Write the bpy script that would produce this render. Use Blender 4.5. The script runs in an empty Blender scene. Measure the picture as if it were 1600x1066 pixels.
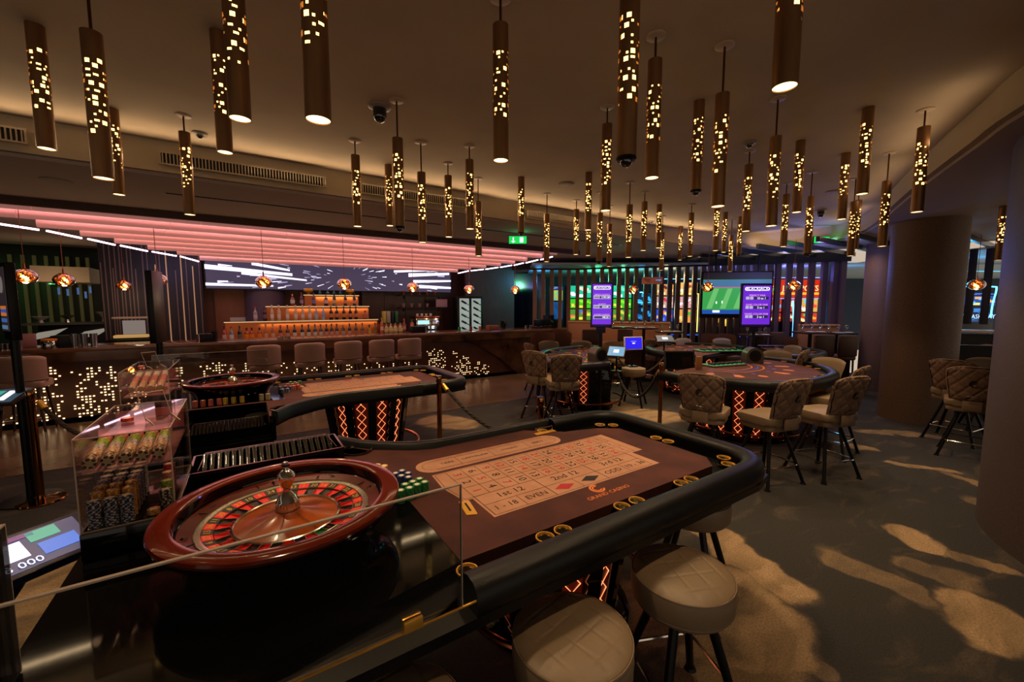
import bpy, bmesh, math, random
from mathutils import Vector, Matrix
random.seed(7)
sc = bpy.context.scene
COL = sc.collection
PI = math.pi

# ------------------------------------------------------------------ camera, world, exposure
YAW = math.radians(56.73); PITCH = .0891; FPX = 640.0; EYE = 1.75
cam = bpy.data.cameras.new('camera'); cam.sensor_width = 36; cam.lens = 36*FPX/1600; cam.clip_start = .05; cam.clip_end = 100
co = bpy.data.objects.new('camera', cam); COL.objects.link(co)
_f = Vector((math.cos(YAW), math.sin(YAW), 0)); _r = Vector((math.sin(YAW), -math.cos(YAW), 0))
CF = _f*math.cos(PITCH)-Vector((0, 0, 1))*math.sin(PITCH); CU = _f*math.sin(PITCH)+Vector((0, 0, 1))*math.cos(PITCH); CR = _r
co.matrix_world = Matrix(((CR.x, CU.x, -CF.x, 0), (CR.y, CU.y, -CF.y, 0), (CR.z, CU.z, -CF.z, EYE), (0, 0, 0, 1)))
sc.camera = co
w = bpy.data.worlds.new('world'); sc.world = w; w.use_nodes = True
w.node_tree.nodes['Background'].inputs[0].default_value = (1.0, .80, .62, 1)
w.node_tree.nodes['Background'].inputs[1].default_value = AMB = .6
vs = sc.view_settings; vs.view_transform = 'Standard'; vs.look = 'None'; vs.gamma = 1; vs.use_curve_mapping = False; vs.exposure = 0.0
sc.cycles.use_denoising = True
sc.cycles.max_bounces = 8; sc.cycles.diffuse_bounces = 3; sc.cycles.glossy_bounces = 4; sc.cycles.transmission_bounces = 8
sc.cycles.transparent_max_bounces = 12; sc.cycles.caustics_reflective = False; sc.cycles.caustics_refractive = False
sc.cycles.sample_clamp_indirect = 3.0

# survey helpers: the place was measured from the camera station, floor and heights in metres
def ray(x, y): return CF+CR*((x-800)/FPX)-CU*((y-533)/FPX)
def at(x, y, z):
    d = ray(x, y); return Vector((0, 0, EYE))+d*((z-EYE)/d.z)
def aty(x, y, Y):
    d = ray(x, y); return Vector((0, 0, EYE))+d*(Y/d.y)
def atd(x, y, D): return Vector((0, 0, EYE))+ray(x, y)*D

def lamp(name, kind, loc, energy, color, size=.05, rot=(0, 0, 0), spot=1.2, blend=.6, sy=None):
    l = bpy.data.lights.new(name, kind); l.energy = energy; l.color = color
    if kind == 'AREA':
        l.size = size
        if sy: l.shape = 'RECTANGLE'; l.size_y = sy
    else: l.shadow_soft_size = size
    if kind == 'SPOT': l.spot_size = spot; l.spot_blend = blend
    o = bpy.data.objects.new(name, l); o.location = loc; o.rotation_euler = rot; COL.objects.link(o); return o
WARM = (1.0, .68, .38)

# ------------------------------------------------------------------ materials
def lin(c):
    if isinstance(c, str):
        c = tuple(int(c[i:i+2], 16)/255 for i in (0, 2, 4))
        c = tuple(((v+.055)/1.055)**2.4 if v > .04045 else v/12.92 for v in c)
    return (*c[:3], 1)
MATS = {}
def mat(name, col='808080', rough=.5, metal=0, emis=0, ecol=None, trans=0, alpha=1, ior=1.45, noise=0, nscale=8, col2=None, bump=0, bscale=60, coat=0, stretch=None, spec=None, sheen=0):
    if name in MATS: return MATS[name]
    m = bpy.data.materials.new(name); m.use_nodes = True; nt = m.node_tree; b = nt.nodes['Principled BSDF']
    b.inputs['Base Color'].default_value = lin(col); b.inputs['Roughness'].default_value = rough; b.inputs['Metallic'].default_value = metal
    b.inputs['IOR'].default_value = ior; b.inputs['Transmission Weight'].default_value = trans; b.inputs['Alpha'].default_value = alpha
    b.inputs['Coat Weight'].default_value = coat; b.inputs['Coat Roughness'].default_value = .06
    if sheen: b.inputs['Sheen Weight'].default_value = sheen
    if spec is not None: b.inputs['Specular IOR Level'].default_value = spec
    if emis:
        b.inputs['Emission Color'].default_value = lin(ecol or col); b.inputs['Emission Strength'].default_value = emis
    if noise or bump:
        tc = nt.nodes.new('ShaderNodeTexCoord'); src = tc.outputs['Object']
        if stretch:
            mp = nt.nodes.new('ShaderNodeMapping'); mp.inputs['Scale'].default_value = stretch; nt.links.new(src, mp.inputs[0]); src = mp.outputs[0]
    if noise:
        n = nt.nodes.new('ShaderNodeTexNoise'); n.inputs['Scale'].default_value = nscale; n.inputs['Detail'].default_value = 5; nt.links.new(src, n.inputs['Vector'])
        r = nt.nodes.new('ShaderNodeValToRGB'); r.color_ramp.elements[0].position = .35; r.color_ramp.elements[1].position = .65
        r.color_ramp.elements[0].color = lin(col); c2 = lin(col2) if col2 else tuple(min(1, v*(1+noise)) for v in lin(col)[:3])+(1,)
        r.color_ramp.elements[1].color = c2; nt.links.new(n.outputs[0], r.inputs[0]); nt.links.new(r.outputs[0], b.inputs['Base Color'])
    if bump:
        n2 = nt.nodes.new('ShaderNodeTexNoise'); n2.inputs['Scale'].default_value = bscale; n2.inputs['Detail'].default_value = 3; nt.links.new(src, n2.inputs['Vector'])
        bp = nt.nodes.new('ShaderNodeBump'); bp.inputs['Strength'].default_value = bump; bp.inputs['Distance'].default_value = .01
        nt.links.new(n2.outputs[0], bp.inputs['Height']); nt.links.new(bp.outputs[0], b.inputs['Normal'])
    MATS[name] = m; return m
def glow(name, col, s): 
    return mat(name, '050505', .4, 0, s, col)

def clear(name, tint='FFFFFF', refl=.10, rough=.02, absorb=.0):
    """thin clear sheet: mostly transparent with a fresnel reflection"""
    if name in MATS: return MATS[name]
    m = bpy.data.materials.new(name); m.use_nodes = True; nt = m.node_tree; nt.nodes.clear()
    o = nt.nodes.new('ShaderNodeOutputMaterial'); t = nt.nodes.new('ShaderNodeBsdfTransparent'); t.inputs[0].default_value = lin(tint)
    g = nt.nodes.new('ShaderNodeBsdfGlossy'); g.inputs['Roughness'].default_value = rough
    lw = nt.nodes.new('ShaderNodeFresnel'); lw.inputs['IOR'].default_value = 1.45; mx = nt.nodes.new('ShaderNodeMixShader')
    ma = nt.nodes.new('ShaderNodeMath'); ma.operation = 'MULTIPLY'; ma.inputs[1].default_value = refl/.04; ma.use_clamp = True
    nt.links.new(lw.outputs[0], ma.inputs[0]); nt.links.new(ma.outputs[0], mx.inputs[0]); nt.links.new(t.outputs[0], mx.inputs[1]); nt.links.new(g.outputs[0], mx.inputs[2]); nt.links.new(mx.outputs[0], o.inputs[0])
    MATS[name] = m; return m

# ------------------------------------------------------------------ mesh builder
class B:
    def __init__(s): s.b = bmesh.new()
    def _x(s, vs_, M):
        if M is not None: bmesh.ops.transform(s.b, matrix=M, verts=vs_)
    def box(s, c, d, rz=0, bev=0, M=None, seg=2):
        r = bmesh.ops.create_cube(s.b, size=1)['verts']
        bmesh.ops.scale(s.b, vec=d, verts=r)
        if bev:
            es = list({e for v in r for e in v.link_edges})
            k = bmesh.ops.bevel(s.b, geom=es, offset=bev, segments=seg, affect='EDGES', profile=.5); 
            r = list({v for f in k['faces'] for v in f.verts} | {v for v in r if v.is_valid})
        m = Matrix.Translation(c) @ Matrix.Rotation(rz, 4, 'Z')
        if M is not None: m = M @ m
        bmesh.ops.transform(s.b, matrix=m, verts=r); return s
    def cyl(s, p0, p1, r0, r1=None, n=12, caps=True, M=None):
        p0 = Vector(p0); p1 = Vector(p1); r1 = r0 if r1 is None else r1; d = p1-p0; L = d.length
        r = bmesh.ops.create_cone(s.b, cap_ends=caps, segments=n, radius1=r0, radius2=max(r1, 1e-5), depth=L)['verts']
        m = Matrix.Translation((p0+p1)/2) @ d.to_track_quat('Z', 'Y').to_matrix().to_4x4()
        if M is not None: m = M @ m
        bmesh.ops.transform(s.b, matrix=m, verts=r); return s
    def sph(s, c, r, n=12, sc_=(1, 1, 1), M=None):
        v = bmesh.ops.create_uvsphere(s.b, u_segments=n, v_segments=max(6, n//2+2), radius=r)['verts']
        m = Matrix.Translation(c) @ Matrix.Diagonal((*sc_, 1))
        if M is not None: m = M @ m
        bmesh.ops.transform(s.b, matrix=m, verts=v); return s
    def lathe(s, prof, n=24, c=(0, 0, 0), a0=0, a1=2*PI, M=None):
        full = abs(a1-a0-2*PI) < 1e-6; rows = []; cnt = n if full else n+1
        for (r, z) in prof:
            if r < 1e-6: rows.append([s.b.verts.new((c[0], c[1], c[2]+z))]*cnt); continue
            rows.append([s.b.verts.new((c[0]+r*math.cos(a0+(a1-a0)*i/n), c[1]+r*math.sin(a0+(a1-a0)*i/n), c[2]+z)) for i in range(cnt)])
        vs_ = {v for row in rows for v in row}
        for a, b_ in zip(rows, rows[1:]):
            for i in range(n):
                j = (i+1) % cnt
                q = [a[i], a[j], b_[j], b_[i]]; u = []
                for v in q:
                    if v not in u: u.append(v)
                if len(u) > 2:
                    try: s.b.faces.new(u)
                    except ValueError: pass
        s._x(list(vs_), M); return s
    def tube(s, pts, r, n=8, closed=False, M=None, caps=True):
        pts = [Vector(p) for p in pts]; k = len(pts); rings = []
        up = Vector((0, 0, 1)); rr = r if isinstance(r, (list, tuple)) else [r]*k
        for i, p in enumerate(pts):
            a = pts[(i-1) % k] if (closed or i > 0) else p; c = pts[(i+1) % k] if (closed or i < k-1) else p
            t = (c-a).normalized()
            x = t.cross(up)
            if x.length < .15: x = t.cross(Vector((1, 0, 0)))
            x.normalize(); y = x.cross(t)
            if rings and not closed:
                pass
            rings.append([s.b.verts.new(p+(x*math.cos(2*PI*j/n)+y*math.sin(2*PI*j/n))*rr[i]) for j in range(n)])
        m = k if closed else k-1
        for i in range(m):
            a, b_ = rings[i], rings[(i+1) % k]
            o = min(range(n), key=lambda q: (a[0].co-b_[q].co).length)
            for j in range(n): s.b.faces.new((a[j], a[(j+1) % n], b_[(j+1+o) % n], b_[(j+o) % n]))
        if caps and not closed:
            s.b.faces.new(rings[0]); s.b.faces.new(rings[-1])
        s._x([v for q in rings for v in q], M); return s
    def sweep(s, path, prof, closed=False, M=None):
        """path: xy(z) points; prof: (n, z) offsets, n along the left normal; closed profile loop"""
        pts = [Vector((*p[:2], p[2] if len(p) > 2 else 0)) for p in path]; k = len(pts); rings = []
        for i, p in enumerate(pts):
            a = pts[(i-1) % k] if (closed or i > 0) else p; c = pts[(i+1) % k] if (closed or i < k-1) else p
            d0 = (p-a).xy.normalized() if (p-a).xy.length > 1e-9 else (c-p).xy.normalized(); d1 = (c-p).xy.normalized() if (c-p).xy.length > 1e-9 else d0
            t = (d0+d1).normalized(); n_ = Vector((-t.y, t.x)); sc_ = 1/max(.5, t.dot(d0))
            rings.append([s.b.verts.new((p.x+n_.x*q[0]*sc_, p.y+n_.y*q[0]*sc_, p.z+q[1])) for q in prof])
        m = k if closed else k-1; L = len(prof)
        for i in range(m):
            a, b_ = rings[i], rings[(i+1) % k]
            for j in range(L): s.b.faces.new((a[j], a[(j+1) % L], b_[(j+1) % L], b_[j]))
        if not closed: s.b.faces.new(rings[0]); s.b.faces.new(rings[-1])
        s._x([v for q in rings for v in q], M); return s
    def prism(s, poly, z0, z1, bev=0, M=None):
        lo = [s.b.verts.new((*p, z0)) for p in poly]; hi = [s.b.verts.new((*p, z1)) for p in poly]; n = len(poly)
        fs = [s.b.faces.new(lo[::-1]), s.b.faces.new(hi)]
        for i in range(n): fs.append(s.b.faces.new((lo[i], lo[(i+1) % n], hi[(i+1) % n], hi[i])))
        vs_ = lo+hi
        if bev:
            k = bmesh.ops.bevel(s.b, geom=list({e for f in fs[:2] for e in f.edges}), offset=bev, segments=2, affect='EDGES', profile=.5)
            vs_ = list({v for f in k['faces'] for v in f.verts} | {v for v in vs_ if v.is_valid})
        s._x(vs_, M); return s
    def poly(s, pts):
        s.b.faces.new([s.b.verts.new(p) for p in pts]); return s
    def grid(s, fn, nu, nv, M=None):
        g = [[s.b.verts.new(fn(i/nu, j/nv)) for j in range(nv+1)] for i in range(nu+1)]
        for i in range(nu):
            for j in range(nv): s.b.faces.new((g[i][j], g[i+1][j], g[i+1][j+1], g[i][j+1]))
        s._x([v for r in g for v in r], M); return s
    def mesh(s, name, m, ang=40, nrm=True, M=None):
        if M is not None: bmesh.ops.transform(s.b, matrix=M, verts=s.b.verts)
        if nrm: bmesh.ops.recalc_face_normals(s.b, faces=s.b.faces)
        me = bpy.data.meshes.new(name); s.b.to_mesh(me); s.b.free()
        if m is not None:
            for q in (m if isinstance(m, (list, tuple)) else [m]): me.materials.append(q)
        if ang:
            me.polygons.foreach_set('use_smooth', [True]*len(me.polygons)); me.set_sharp_from_angle(angle=math.radians(ang))
        return me

def link(name, me, parent=None, loc=None, rot=None, scale=None):
    o = bpy.data.objects.new(name, me); COL.objects.link(o)
    if parent is not None: o.parent = parent
    if loc is not None: o.location = loc
    if rot is not None: o.rotation_euler = rot
    if scale is not None: o.scale = scale
    return o
def part(name, bm, m, parent, label=None, kind=None, ang=40, **k):
    o = link(name, bm.mesh(name, m, ang), parent, **k)
    if label: o['label'] = label
    if kind: o['kind'] = kind
    return o
def tag(o, label, cat, group=None):
    o['label'] = label; o['category'] = cat
    if group: o['group'] = group
    return o
def thing(name, label, cat, loc=(0, 0, 0), rz=0, group=None):
    return tag(link(name, None, None, loc, (0, 0, rz)), label, cat, group)
def solo(name, bm, m, label, cat, group=None, ang=40, **k):
    return tag(link(name, bm.mesh(name, m, ang), None, **k), label, cat, group)
def struct(name, bm, m, parent=None, ang=30):
    o = link(name, bm.mesh(name, m, ang), parent)
    if parent is None: o['kind'] = 'structure'
    return o
def dup(root, loc, rz, label, group=None):
    r = root.copy(); COL.objects.link(r); r.location = loc; r.rotation_euler = (0, 0, rz)
    if label: r['label'] = label
    if group: r['group'] = group
    for ch in list(root.children):
        c = ch.copy(); COL.objects.link(c); c.parent = r
        for g in list(ch.children):
            d = g.copy(); COL.objects.link(d); d.parent = c
    return r
ORD = ['', 'first', 'second', 'third', 'fourth', 'fifth', 'sixth', 'seventh', 'eighth', 'ninth', 'tenth', 'eleventh', 'twelfth', 'thirteenth', 'fourteenth', 'fifteenth', 'sixteenth', 'seventeenth', 'eighteenth', 'nineteenth', 'twentieth']
def ordn(i): return ORD[i] if i < len(ORD) else f'{i}th'

_tc = {}
def text_bm(B_, s, size, M, weight=0, ext=0, font=None):
    """flat lettering appended to builder B_: baseline centre at M origin, letters in the local xy plane"""
    key = s
    if key not in _tc:
        cu = bpy.data.curves.new('t', 'FONT'); cu.body = s; cu.align_x = 'CENTER'; cu.align_y = 'CENTER'; cu.resolution_u = 2; cu.fill_mode = 'FRONT' if hasattr(cu, 'fill_mode') else 'BOTH'
        o = bpy.data.objects.new('t', cu); COL.objects.link(o)
        me = bpy.data.meshes.new_from_object(o.evaluated_get(bpy.context.evaluated_depsgraph_get()))
        _tc[key] = ([tuple(v.co) for v in me.vertices], [tuple(p.vertices) for p in me.polygons])
        bpy.data.objects.remove(o); bpy.data.curves.remove(cu); bpy.data.meshes.remove(me)
    vs_, fs = _tc[key]
    m = M @ Matrix.Diagonal((size, size, 1, 1)); nv = [B_.b.verts.new(m @ Vector(v)) for v in vs_]
    for f in fs:
        try: B_.b.faces.new([nv[i] for i in f])
        except ValueError: pass
def TR(x, y, z, rz=0, sx=1, sy=1): return Matrix.Translation((x, y, z)) @ Matrix.Rotation(rz, 4, 'Z') @ Matrix.Diagonal((sx, sy, 1, 1))
def frameM(o, xdir, ydir):
    """matrix with local x,y along xdir,ydir"""
    x = Vector(xdir).normalized(); y = Vector(ydir).normalized(); z = x.cross(y)
    return Matrix(((x.x, y.x, z.x, o[0]), (x.y, y.y, z.y, o[1]), (x.z, y.z, z.z, o[2]), (0, 0, 0, 1)))
def rounded(pts, r, n=6):
    """round polygon corners"""
    out = []; k = len(pts)
    for i in range(k):
        p = Vector(pts[i]); a = Vector(pts[i-1]); c = Vector(pts[(i+1) % k]); rr = r[i] if isinstance(r, (list, tuple)) else r
        if rr <= 0: out.append(tuple(p)); continue
        d0 = (a-p).normalized(); d1 = (c-p).normalized(); q = min(rr, (a-p).length*.49, (c-p).length*.49)
        p0 = p+d0*q; p1 = p+d1*q
        for j in range(n+1):
            t = j/n; out.append(tuple(p0*(1-t)**2+p*2*t*(1-t)+p1*t*t))
    return out
def smooth(pts, n=4, closed=False):
    P = [Vector(p) for p in pts]; k = len(P); out = []
    for i in range(k if closed else k-1):
        g = lambda j: P[j % k] if closed else P[max(0, min(k-1, j))]
        p0, p1, p2, p3 = g(i-1), g(i), g(i+1), g(i+2)
        for j in range(n):
            t = j/n; out.append(.5*((2*p1)+(p2-p0)*t+(2*p0-5*p1+4*p2-p3)*t*t+(3*p1-p0-3*p2+p3)*t**3))
    if not closed: out.append(P[-1])
    return [tuple(p) for p in out]
# ------------------------------------------------------------------ common materials
M_plaster = mat('plaster_taupe', 'b5a48e', .85, noise=.1, nscale=1.5, col2='ac9b86')
M_soffit = mat('plaster_soffit', 'a3928a', .85)
M_bulk = mat('plaster_bulkhead', 'b0a088', .8)
M_bronze = mat('brushed_bronze', '8e6640', .4, .7, noise=.3, nscale=14, col2='745234', stretch=(1, 1, .2))
M_gold = mat('polished_gold', 'f0b448', .34, .7)
M_chrome = mat('chrome', 'd6d0c8', .1, 1.0)
M_black = mat('black_satin', '080707', .4, spec=.3)
M_gloss = mat('black_gloss', '050404', .06, spec=.42)
M_matte = mat('black_matte', '0d0c0c', .7)
M_leather = mat('black_leather', '0b0a09', .42, spec=.35, bump=.12, bscale=260)
M_tan = mat('tan_leather', '7f6b52', .45, bump=.08, bscale=200)
M_brownleather = mat('brown_leather', 'a07c66', .45, bump=.08, bscale=200)
M_fabric = mat('taupe_quilt', '866a54', .62, noise=.1, nscale=30, col2='765c49', bump=.1, bscale=220)
M_wood = mat('dark_wood', '2f1a12', .35, noise=.6, nscale=5, col2='3f2418', stretch=(12, 12, 1))
M_woodpanel = mat('plum_wood_panel', '3a2224', .45, noise=.4, nscale=4, col2='4a2c2c', stretch=(10, 10, .6))
M_marble = mat('brown_marble', '26180f', .12, noise=.9, nscale=3.2, col2='5a3e28', coat=.3)
M_white = mat('white_plastic', 'd8d2c8', .5)
M_screenoff = mat('dark_screen', '07080a', .08)
M_clear = clear('acrylic', 'FBF6F4', .022)
M_pane = clear('glass_pane', 'F4F5F4', .04)
M_edge = mat('acrylic_edge', 'b8a494', .25, emis=0, alpha=.75)
M_bulb = glow('bulb_glow', 'ffd27a', 14)

# ------------------------------------------------------------------ floor
def carpet():
    m = bpy.data.materials.new('swirl_carpet'); m.use_nodes = True; nt = m.node_tree; b = nt.nodes['Principled BSDF']; L = nt.links.new
    N = nt.nodes.new; geo = N('ShaderNodeNewGeometry')
    n1 = N('ShaderNodeTexNoise'); n1.inputs['Scale'].default_value = 2.2; n1.inputs['Detail'].default_value = 4; L(geo.outputs['Position'], n1.inputs['Vector'])
    sub = N('ShaderNodeVectorMath'); sub.operation = 'SUBTRACT'; sub.inputs[1].default_value = (.5, .5, .5); L(n1.outputs['Color'], sub.inputs[0])
    scl = N('ShaderNodeVectorMath'); scl.operation = 'SCALE'; scl.inputs['Scale'].default_value = .5; L(sub.outputs[0], scl.inputs[0])
    pos = N('ShaderNodeVectorMath'); pos.operation = 'ADD'; L(geo.outputs['Position'], pos.inputs[0]); L(scl.outputs[0], pos.inputs[1])
    acc = None
    # pattern patches woven into the carpet: centre, half lengths, direction, strength
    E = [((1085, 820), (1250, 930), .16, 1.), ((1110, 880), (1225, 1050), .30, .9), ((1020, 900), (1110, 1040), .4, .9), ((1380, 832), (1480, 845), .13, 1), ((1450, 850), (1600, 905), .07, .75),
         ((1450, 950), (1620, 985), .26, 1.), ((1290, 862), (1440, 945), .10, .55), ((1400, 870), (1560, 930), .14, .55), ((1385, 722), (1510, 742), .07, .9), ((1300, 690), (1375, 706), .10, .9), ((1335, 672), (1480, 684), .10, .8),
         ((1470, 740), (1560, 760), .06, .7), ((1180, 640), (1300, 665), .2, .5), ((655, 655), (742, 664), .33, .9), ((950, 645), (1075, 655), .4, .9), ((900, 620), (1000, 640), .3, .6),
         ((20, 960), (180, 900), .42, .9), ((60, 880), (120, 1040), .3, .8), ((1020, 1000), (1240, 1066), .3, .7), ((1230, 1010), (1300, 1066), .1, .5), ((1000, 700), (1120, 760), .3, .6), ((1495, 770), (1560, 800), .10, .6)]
    for p0, p1, wd, st in E:
        a = at(*p0, 0); c = at(*p1, 0); mid = (a+c)/2; d = c-a
        mp = N('ShaderNodeMapping'); mp.vector_type = 'TEXTURE'; mp.inputs['Location'].default_value = (mid.x, mid.y, 0)
        mp.inputs['Rotation'].default_value = (0, 0, math.atan2(d.y, d.x)); mp.inputs['Scale'].default_value = (d.length/2*1.1, wd*1.15, 1)
        L(pos.outputs[0], mp.inputs[0]); sp = N('ShaderNodeSeparateXYZ'); L(mp.outputs[0], sp.inputs[0])
        cb = N('ShaderNodeCombineXYZ'); L(sp.outputs[0], cb.inputs[0]); L(sp.outputs[1], cb.inputs[1])
        ln = N('ShaderNodeVectorMath'); ln.operation = 'LENGTH'; L(cb.outputs[0], ln.inputs[0])
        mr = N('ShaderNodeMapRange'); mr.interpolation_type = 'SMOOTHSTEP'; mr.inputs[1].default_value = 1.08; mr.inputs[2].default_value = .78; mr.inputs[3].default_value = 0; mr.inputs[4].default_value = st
        L(ln.outputs['Value'], mr.inputs[0])
        if acc is None: acc = mr.outputs[0]
        else:
            mx = N('ShaderNodeMath'); mx.operation = 'MAXIMUM'; L(acc, mx.inputs[0]); L(mr.outputs[0], mx.inputs[1]); acc = mx.outputs[0]
    # feathering streaks
    st_ = N('ShaderNodeMapping'); st_.inputs['Rotation'].default_value = (0, 0, .5); st_.inputs['Scale'].default_value = (1.3, 5, 1); L(pos.outputs[0], st_.inputs[0])
    n2 = N('ShaderNodeTexNoise'); n2.inputs['Scale'].default_value = 1.3; n2.inputs['Detail'].default_value = 3; L(st_.outputs[0], n2.inputs['Vector'])
    r2 = N('ShaderNodeMapRange'); r2.inputs[1].default_value = .3; r2.inputs[2].default_value = .62; r2.inputs[3].default_value = .55; r2.inputs[4].default_value = 1; L(n2.outputs[0], r2.inputs[0])
    mu = N('ShaderNodeMath'); mu.operation = 'MULTIPLY'; L(acc, mu.inputs[0]); L(r2.outputs[0], mu.inputs[1])
    r3 = N('ShaderNodeMapRange'); r3.inputs[1].default_value = .55; r3.inputs[2].default_value = .75; r3.inputs[3].default_value = 0; r3.inputs[4].default_value = .35; L(n2.outputs[0], r3.inputs[0])
    mx2 = N('ShaderNodeMath'); mx2.operation = 'MAXIMUM'; L(mu.outputs[0], mx2.inputs[0]); L(r3.outputs[0], mx2.inputs[1])
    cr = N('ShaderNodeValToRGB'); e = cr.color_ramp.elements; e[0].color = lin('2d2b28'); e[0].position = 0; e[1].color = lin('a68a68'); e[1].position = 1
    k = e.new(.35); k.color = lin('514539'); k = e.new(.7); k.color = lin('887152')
    L(mx2.outputs[0], cr.inputs[0])
    n3 = N('ShaderNodeTexNoise'); n3.inputs['Scale'].default_value = 90; n3.inputs['Detail'].default_value = 2; L(geo.outputs['Position'], n3.inputs['Vector'])
    r4 = N('ShaderNodeMapRange'); r4.inputs[1].default_value = .3; r4.inputs[2].default_value = .7; r4.inputs[3].default_value = .72; r4.inputs[4].default_value = 1.25; L(n3.outputs[0], r4.inputs[0])
    ml = N('ShaderNodeVectorMath'); ml.operation = 'SCALE'; L(cr.outputs[0], ml.inputs[0]); L(r4.outputs[0], ml.inputs['Scale'])
    L(ml.outputs[0], b.inputs['Base Color']); b.inputs['Roughness'].default_value = .95
    bp = N('ShaderNodeBump'); bp.inputs['Strength'].default_value = .35; bp.inputs['Distance'].default_value = .01; L(n3.outputs[0], bp.inputs['Height']); L(bp.outputs[0], b.inputs['Normal'])
    return m
M_carpet = carpet()
BY = 6.2
struct('floor', B().box((3, (BY-4)/2-.0, -.05), (20, BY+4, .1)), M_carpet)
M_stone = mat('polished_brown_floor', '7a6248', .22, noise=.4, nscale=1.2, col2='5e4935', bump=.02, bscale=3)
struct('floor_bar_side', B().box((4, BY+6, -.051), (26, 12, .1)), M_stone)
struct('trim_1', B().box((3, BY, .001), (20, .02, .006)), M_bronze)

# ------------------------------------------------------------------ ceiling coffer with curved bulkhead
ZC, ZB = 3.3, 3.0
cof = smooth([(-4, 5.2), (-2, 5.2), (1, 5.22), (4, 5.3), (6.4, 5.35), (8.1, 5.25), (9.4, 4.8), (9.95, 4.0), (9.6, 3.1), (8.5, 2.4), (7.2, 1.85), (5.9, 1.28), (4.85, .78), (4.2, .45), (2.6, -.6), (1.5, -2), (1, -4)], 4)
cofl = cof+[(-4, -4)]
b = B(); b.poly([(x, y, ZC) for x, y in cofl][::-1]); struct('ceiling', b, M_plaster)
b = B()   # bulkhead face with a small ledge at its foot
b.sweep([(x, y, 0) for x, y in cof], [(0, ZC), (0, ZB+.03), (-.05, ZB+.03), (-.05, ZB+.05), (-.055, ZB+.05), (-.055, ZB), (.06, ZB), (.06, ZC)])
struct('trim_2', b, M_bulk, ang=60)
# soffit around the coffer, opening over the bar
bar_open = [(-4.6, 7.1), (6.1, 7.1), (5.35, 11), (-.5, 11), (-1.0, 10.2), (-1.69, 9.2), (-2.3, 8.2), (-3.2, 7.35), (-4.6, 7.2)]
def holed(outer, holes, z0, z1, m, name):
    bm = bmesh.new(); es = []
    for loop in [outer]+holes:
        v = [bm.verts.new((*p, z0)) for p in loop]
        es += [bm.edges.new((v[i], v[(i+1) % len(v)])) for i in range(len(v))]
    bmesh.ops.triangle_fill(bm, edges=es, use_beauty=True)
    r = bmesh.ops.extrude_face_region(bm, geom=list(bm.faces)); bmesh.ops.translate(bm, vec=(0, 0, z1-z0), verts=[g for g in r['geom'] if isinstance(g, bmesh.types.BMVert)])
    b = B(); b.b.free(); b.b = bm; return struct(name, b, m)
cof2 = [(min(x, 20), y) for x, y in cofl]
holed([(-6, -6), (12.2, -6), (12.2, 1.6), (9.9, 6.3), (7.3, 12.6), (-6, 12.6)], [cofl, [(-4.6, 7.1), (6.1, 7.1), (5.5, 11), (-.5, 11), (-1.0, 10.2), (-1.69, 9.2), (-2.3, 8.2), (-3.2, 7.35)]], 2.97, 3.0, M_soffit, 'ceiling_lower')
struct('ceiling_bar_recess', B().box((1, 9.2, 3.3), (12, 4.6, .05)), M_matte)
struct('trim_3', B().box((1, 7.1, 2.945), (11, .05, .13)), mat('soffit_edge_brown', '4a2c1c', .6))

# lights hidden in the coffer ledge (the cove strip washing the ceiling edge)
for (x, y, L_, rz) in ((-1.5, 5.05, 3.2, 0), (1.6, 5.1, 3.0, 0), (4.6, 5.18, 3.0, 0), (7.2, 5.15, 2.2, -.05)):
    lamp('cove_strip', 'AREA', (x, y, ZB+.07), 8.5, WARM, L_, (-PI*.66, 0, rz), sy=.03)
for (x, y, L_, rz) in ((9.5, 4.2, 1.0, -1.2), (8.9, 2.75, 1.4, .55), (6.9, 1.85, 2.2, .45), (5.0, 1.0, 1.6, .46)):
    lamp('cove_strip', 'AREA', (x, y+.05, ZB+.07), 1.6, WARM, L_, (PI*.72, 0, rz), sy=.03)

# ------------------------------------------------------------------ pink louvred ceiling over the bar
M_pink = mat('backlit_pink_panel', 'ecb0a8', .5, emis=.2, ecol='f8a8a0')
M_led = glow('led_strip_pink_white', 'ffd0f0', 6)
Z = [2.85, 2.82, 2.785, 2.765, 2.745, 2.72, 2.705, 2.66]
LP = [None, None, 56.5, 125, 178.7, 231, 277, 312]; RP = [871, 847.5, 824, 805, 783, 759.6, 736, 715.7]; RY = [397, 399, 401, 405, 408, 415, 419, 425]; LY = [0, 0, 357, 371, 383, 398, 408, 411]
lv = thing('louvred_ceiling', 'stepped pink backlit louvres above the bar counter', 'ceiling panel')
ends = []
for k in range(8):
    Yk = 7.2+.5*k; x0 = (-3.6, -2.95)[k] if k < 2 else aty(LP[k], LY[k], Yk).x; x1 = aty(RP[k], RY[k], Yk).x; ends.append((x0, x1, Yk, Z[k]))
    ys = [(Yk+.03, Z[k]+.17), (Yk+.005, Z[k]+.12), (Yk-.005, Z[k]+.06), (Yk+.005, Z[k]+.015), (Yk+.03, Z[k]), (Yk+.38, Z[k]+.07), (Yk+.40, Z[k]+.17)]
    n = 6; xs = [x0+(x1-x0)*i/n for i in range(n+1)]
    if k % 2: xs = [x0]+[x0+(x1-x0)*(i+.45)/n for i in range(n)]+[x1]
    lou = link('louvre', None, lv)
    for a, c in zip(xs, xs[1:]):
        b = B(); lo = [b.b.verts.new((a+.002, y, z)) for y, z in ys]; hi = [b.b.verts.new((c-.002, y, z)) for y, z in ys]
        for i in range(len(ys)): b.b.faces.new((lo[i], lo[(i+1) % 7], hi[(i+1) % 7], hi[i]))
        b.b.faces.new(lo); b.b.faces.new(hi[::-1]); part('panel', b, M_pink, lou, ang=50)
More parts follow.
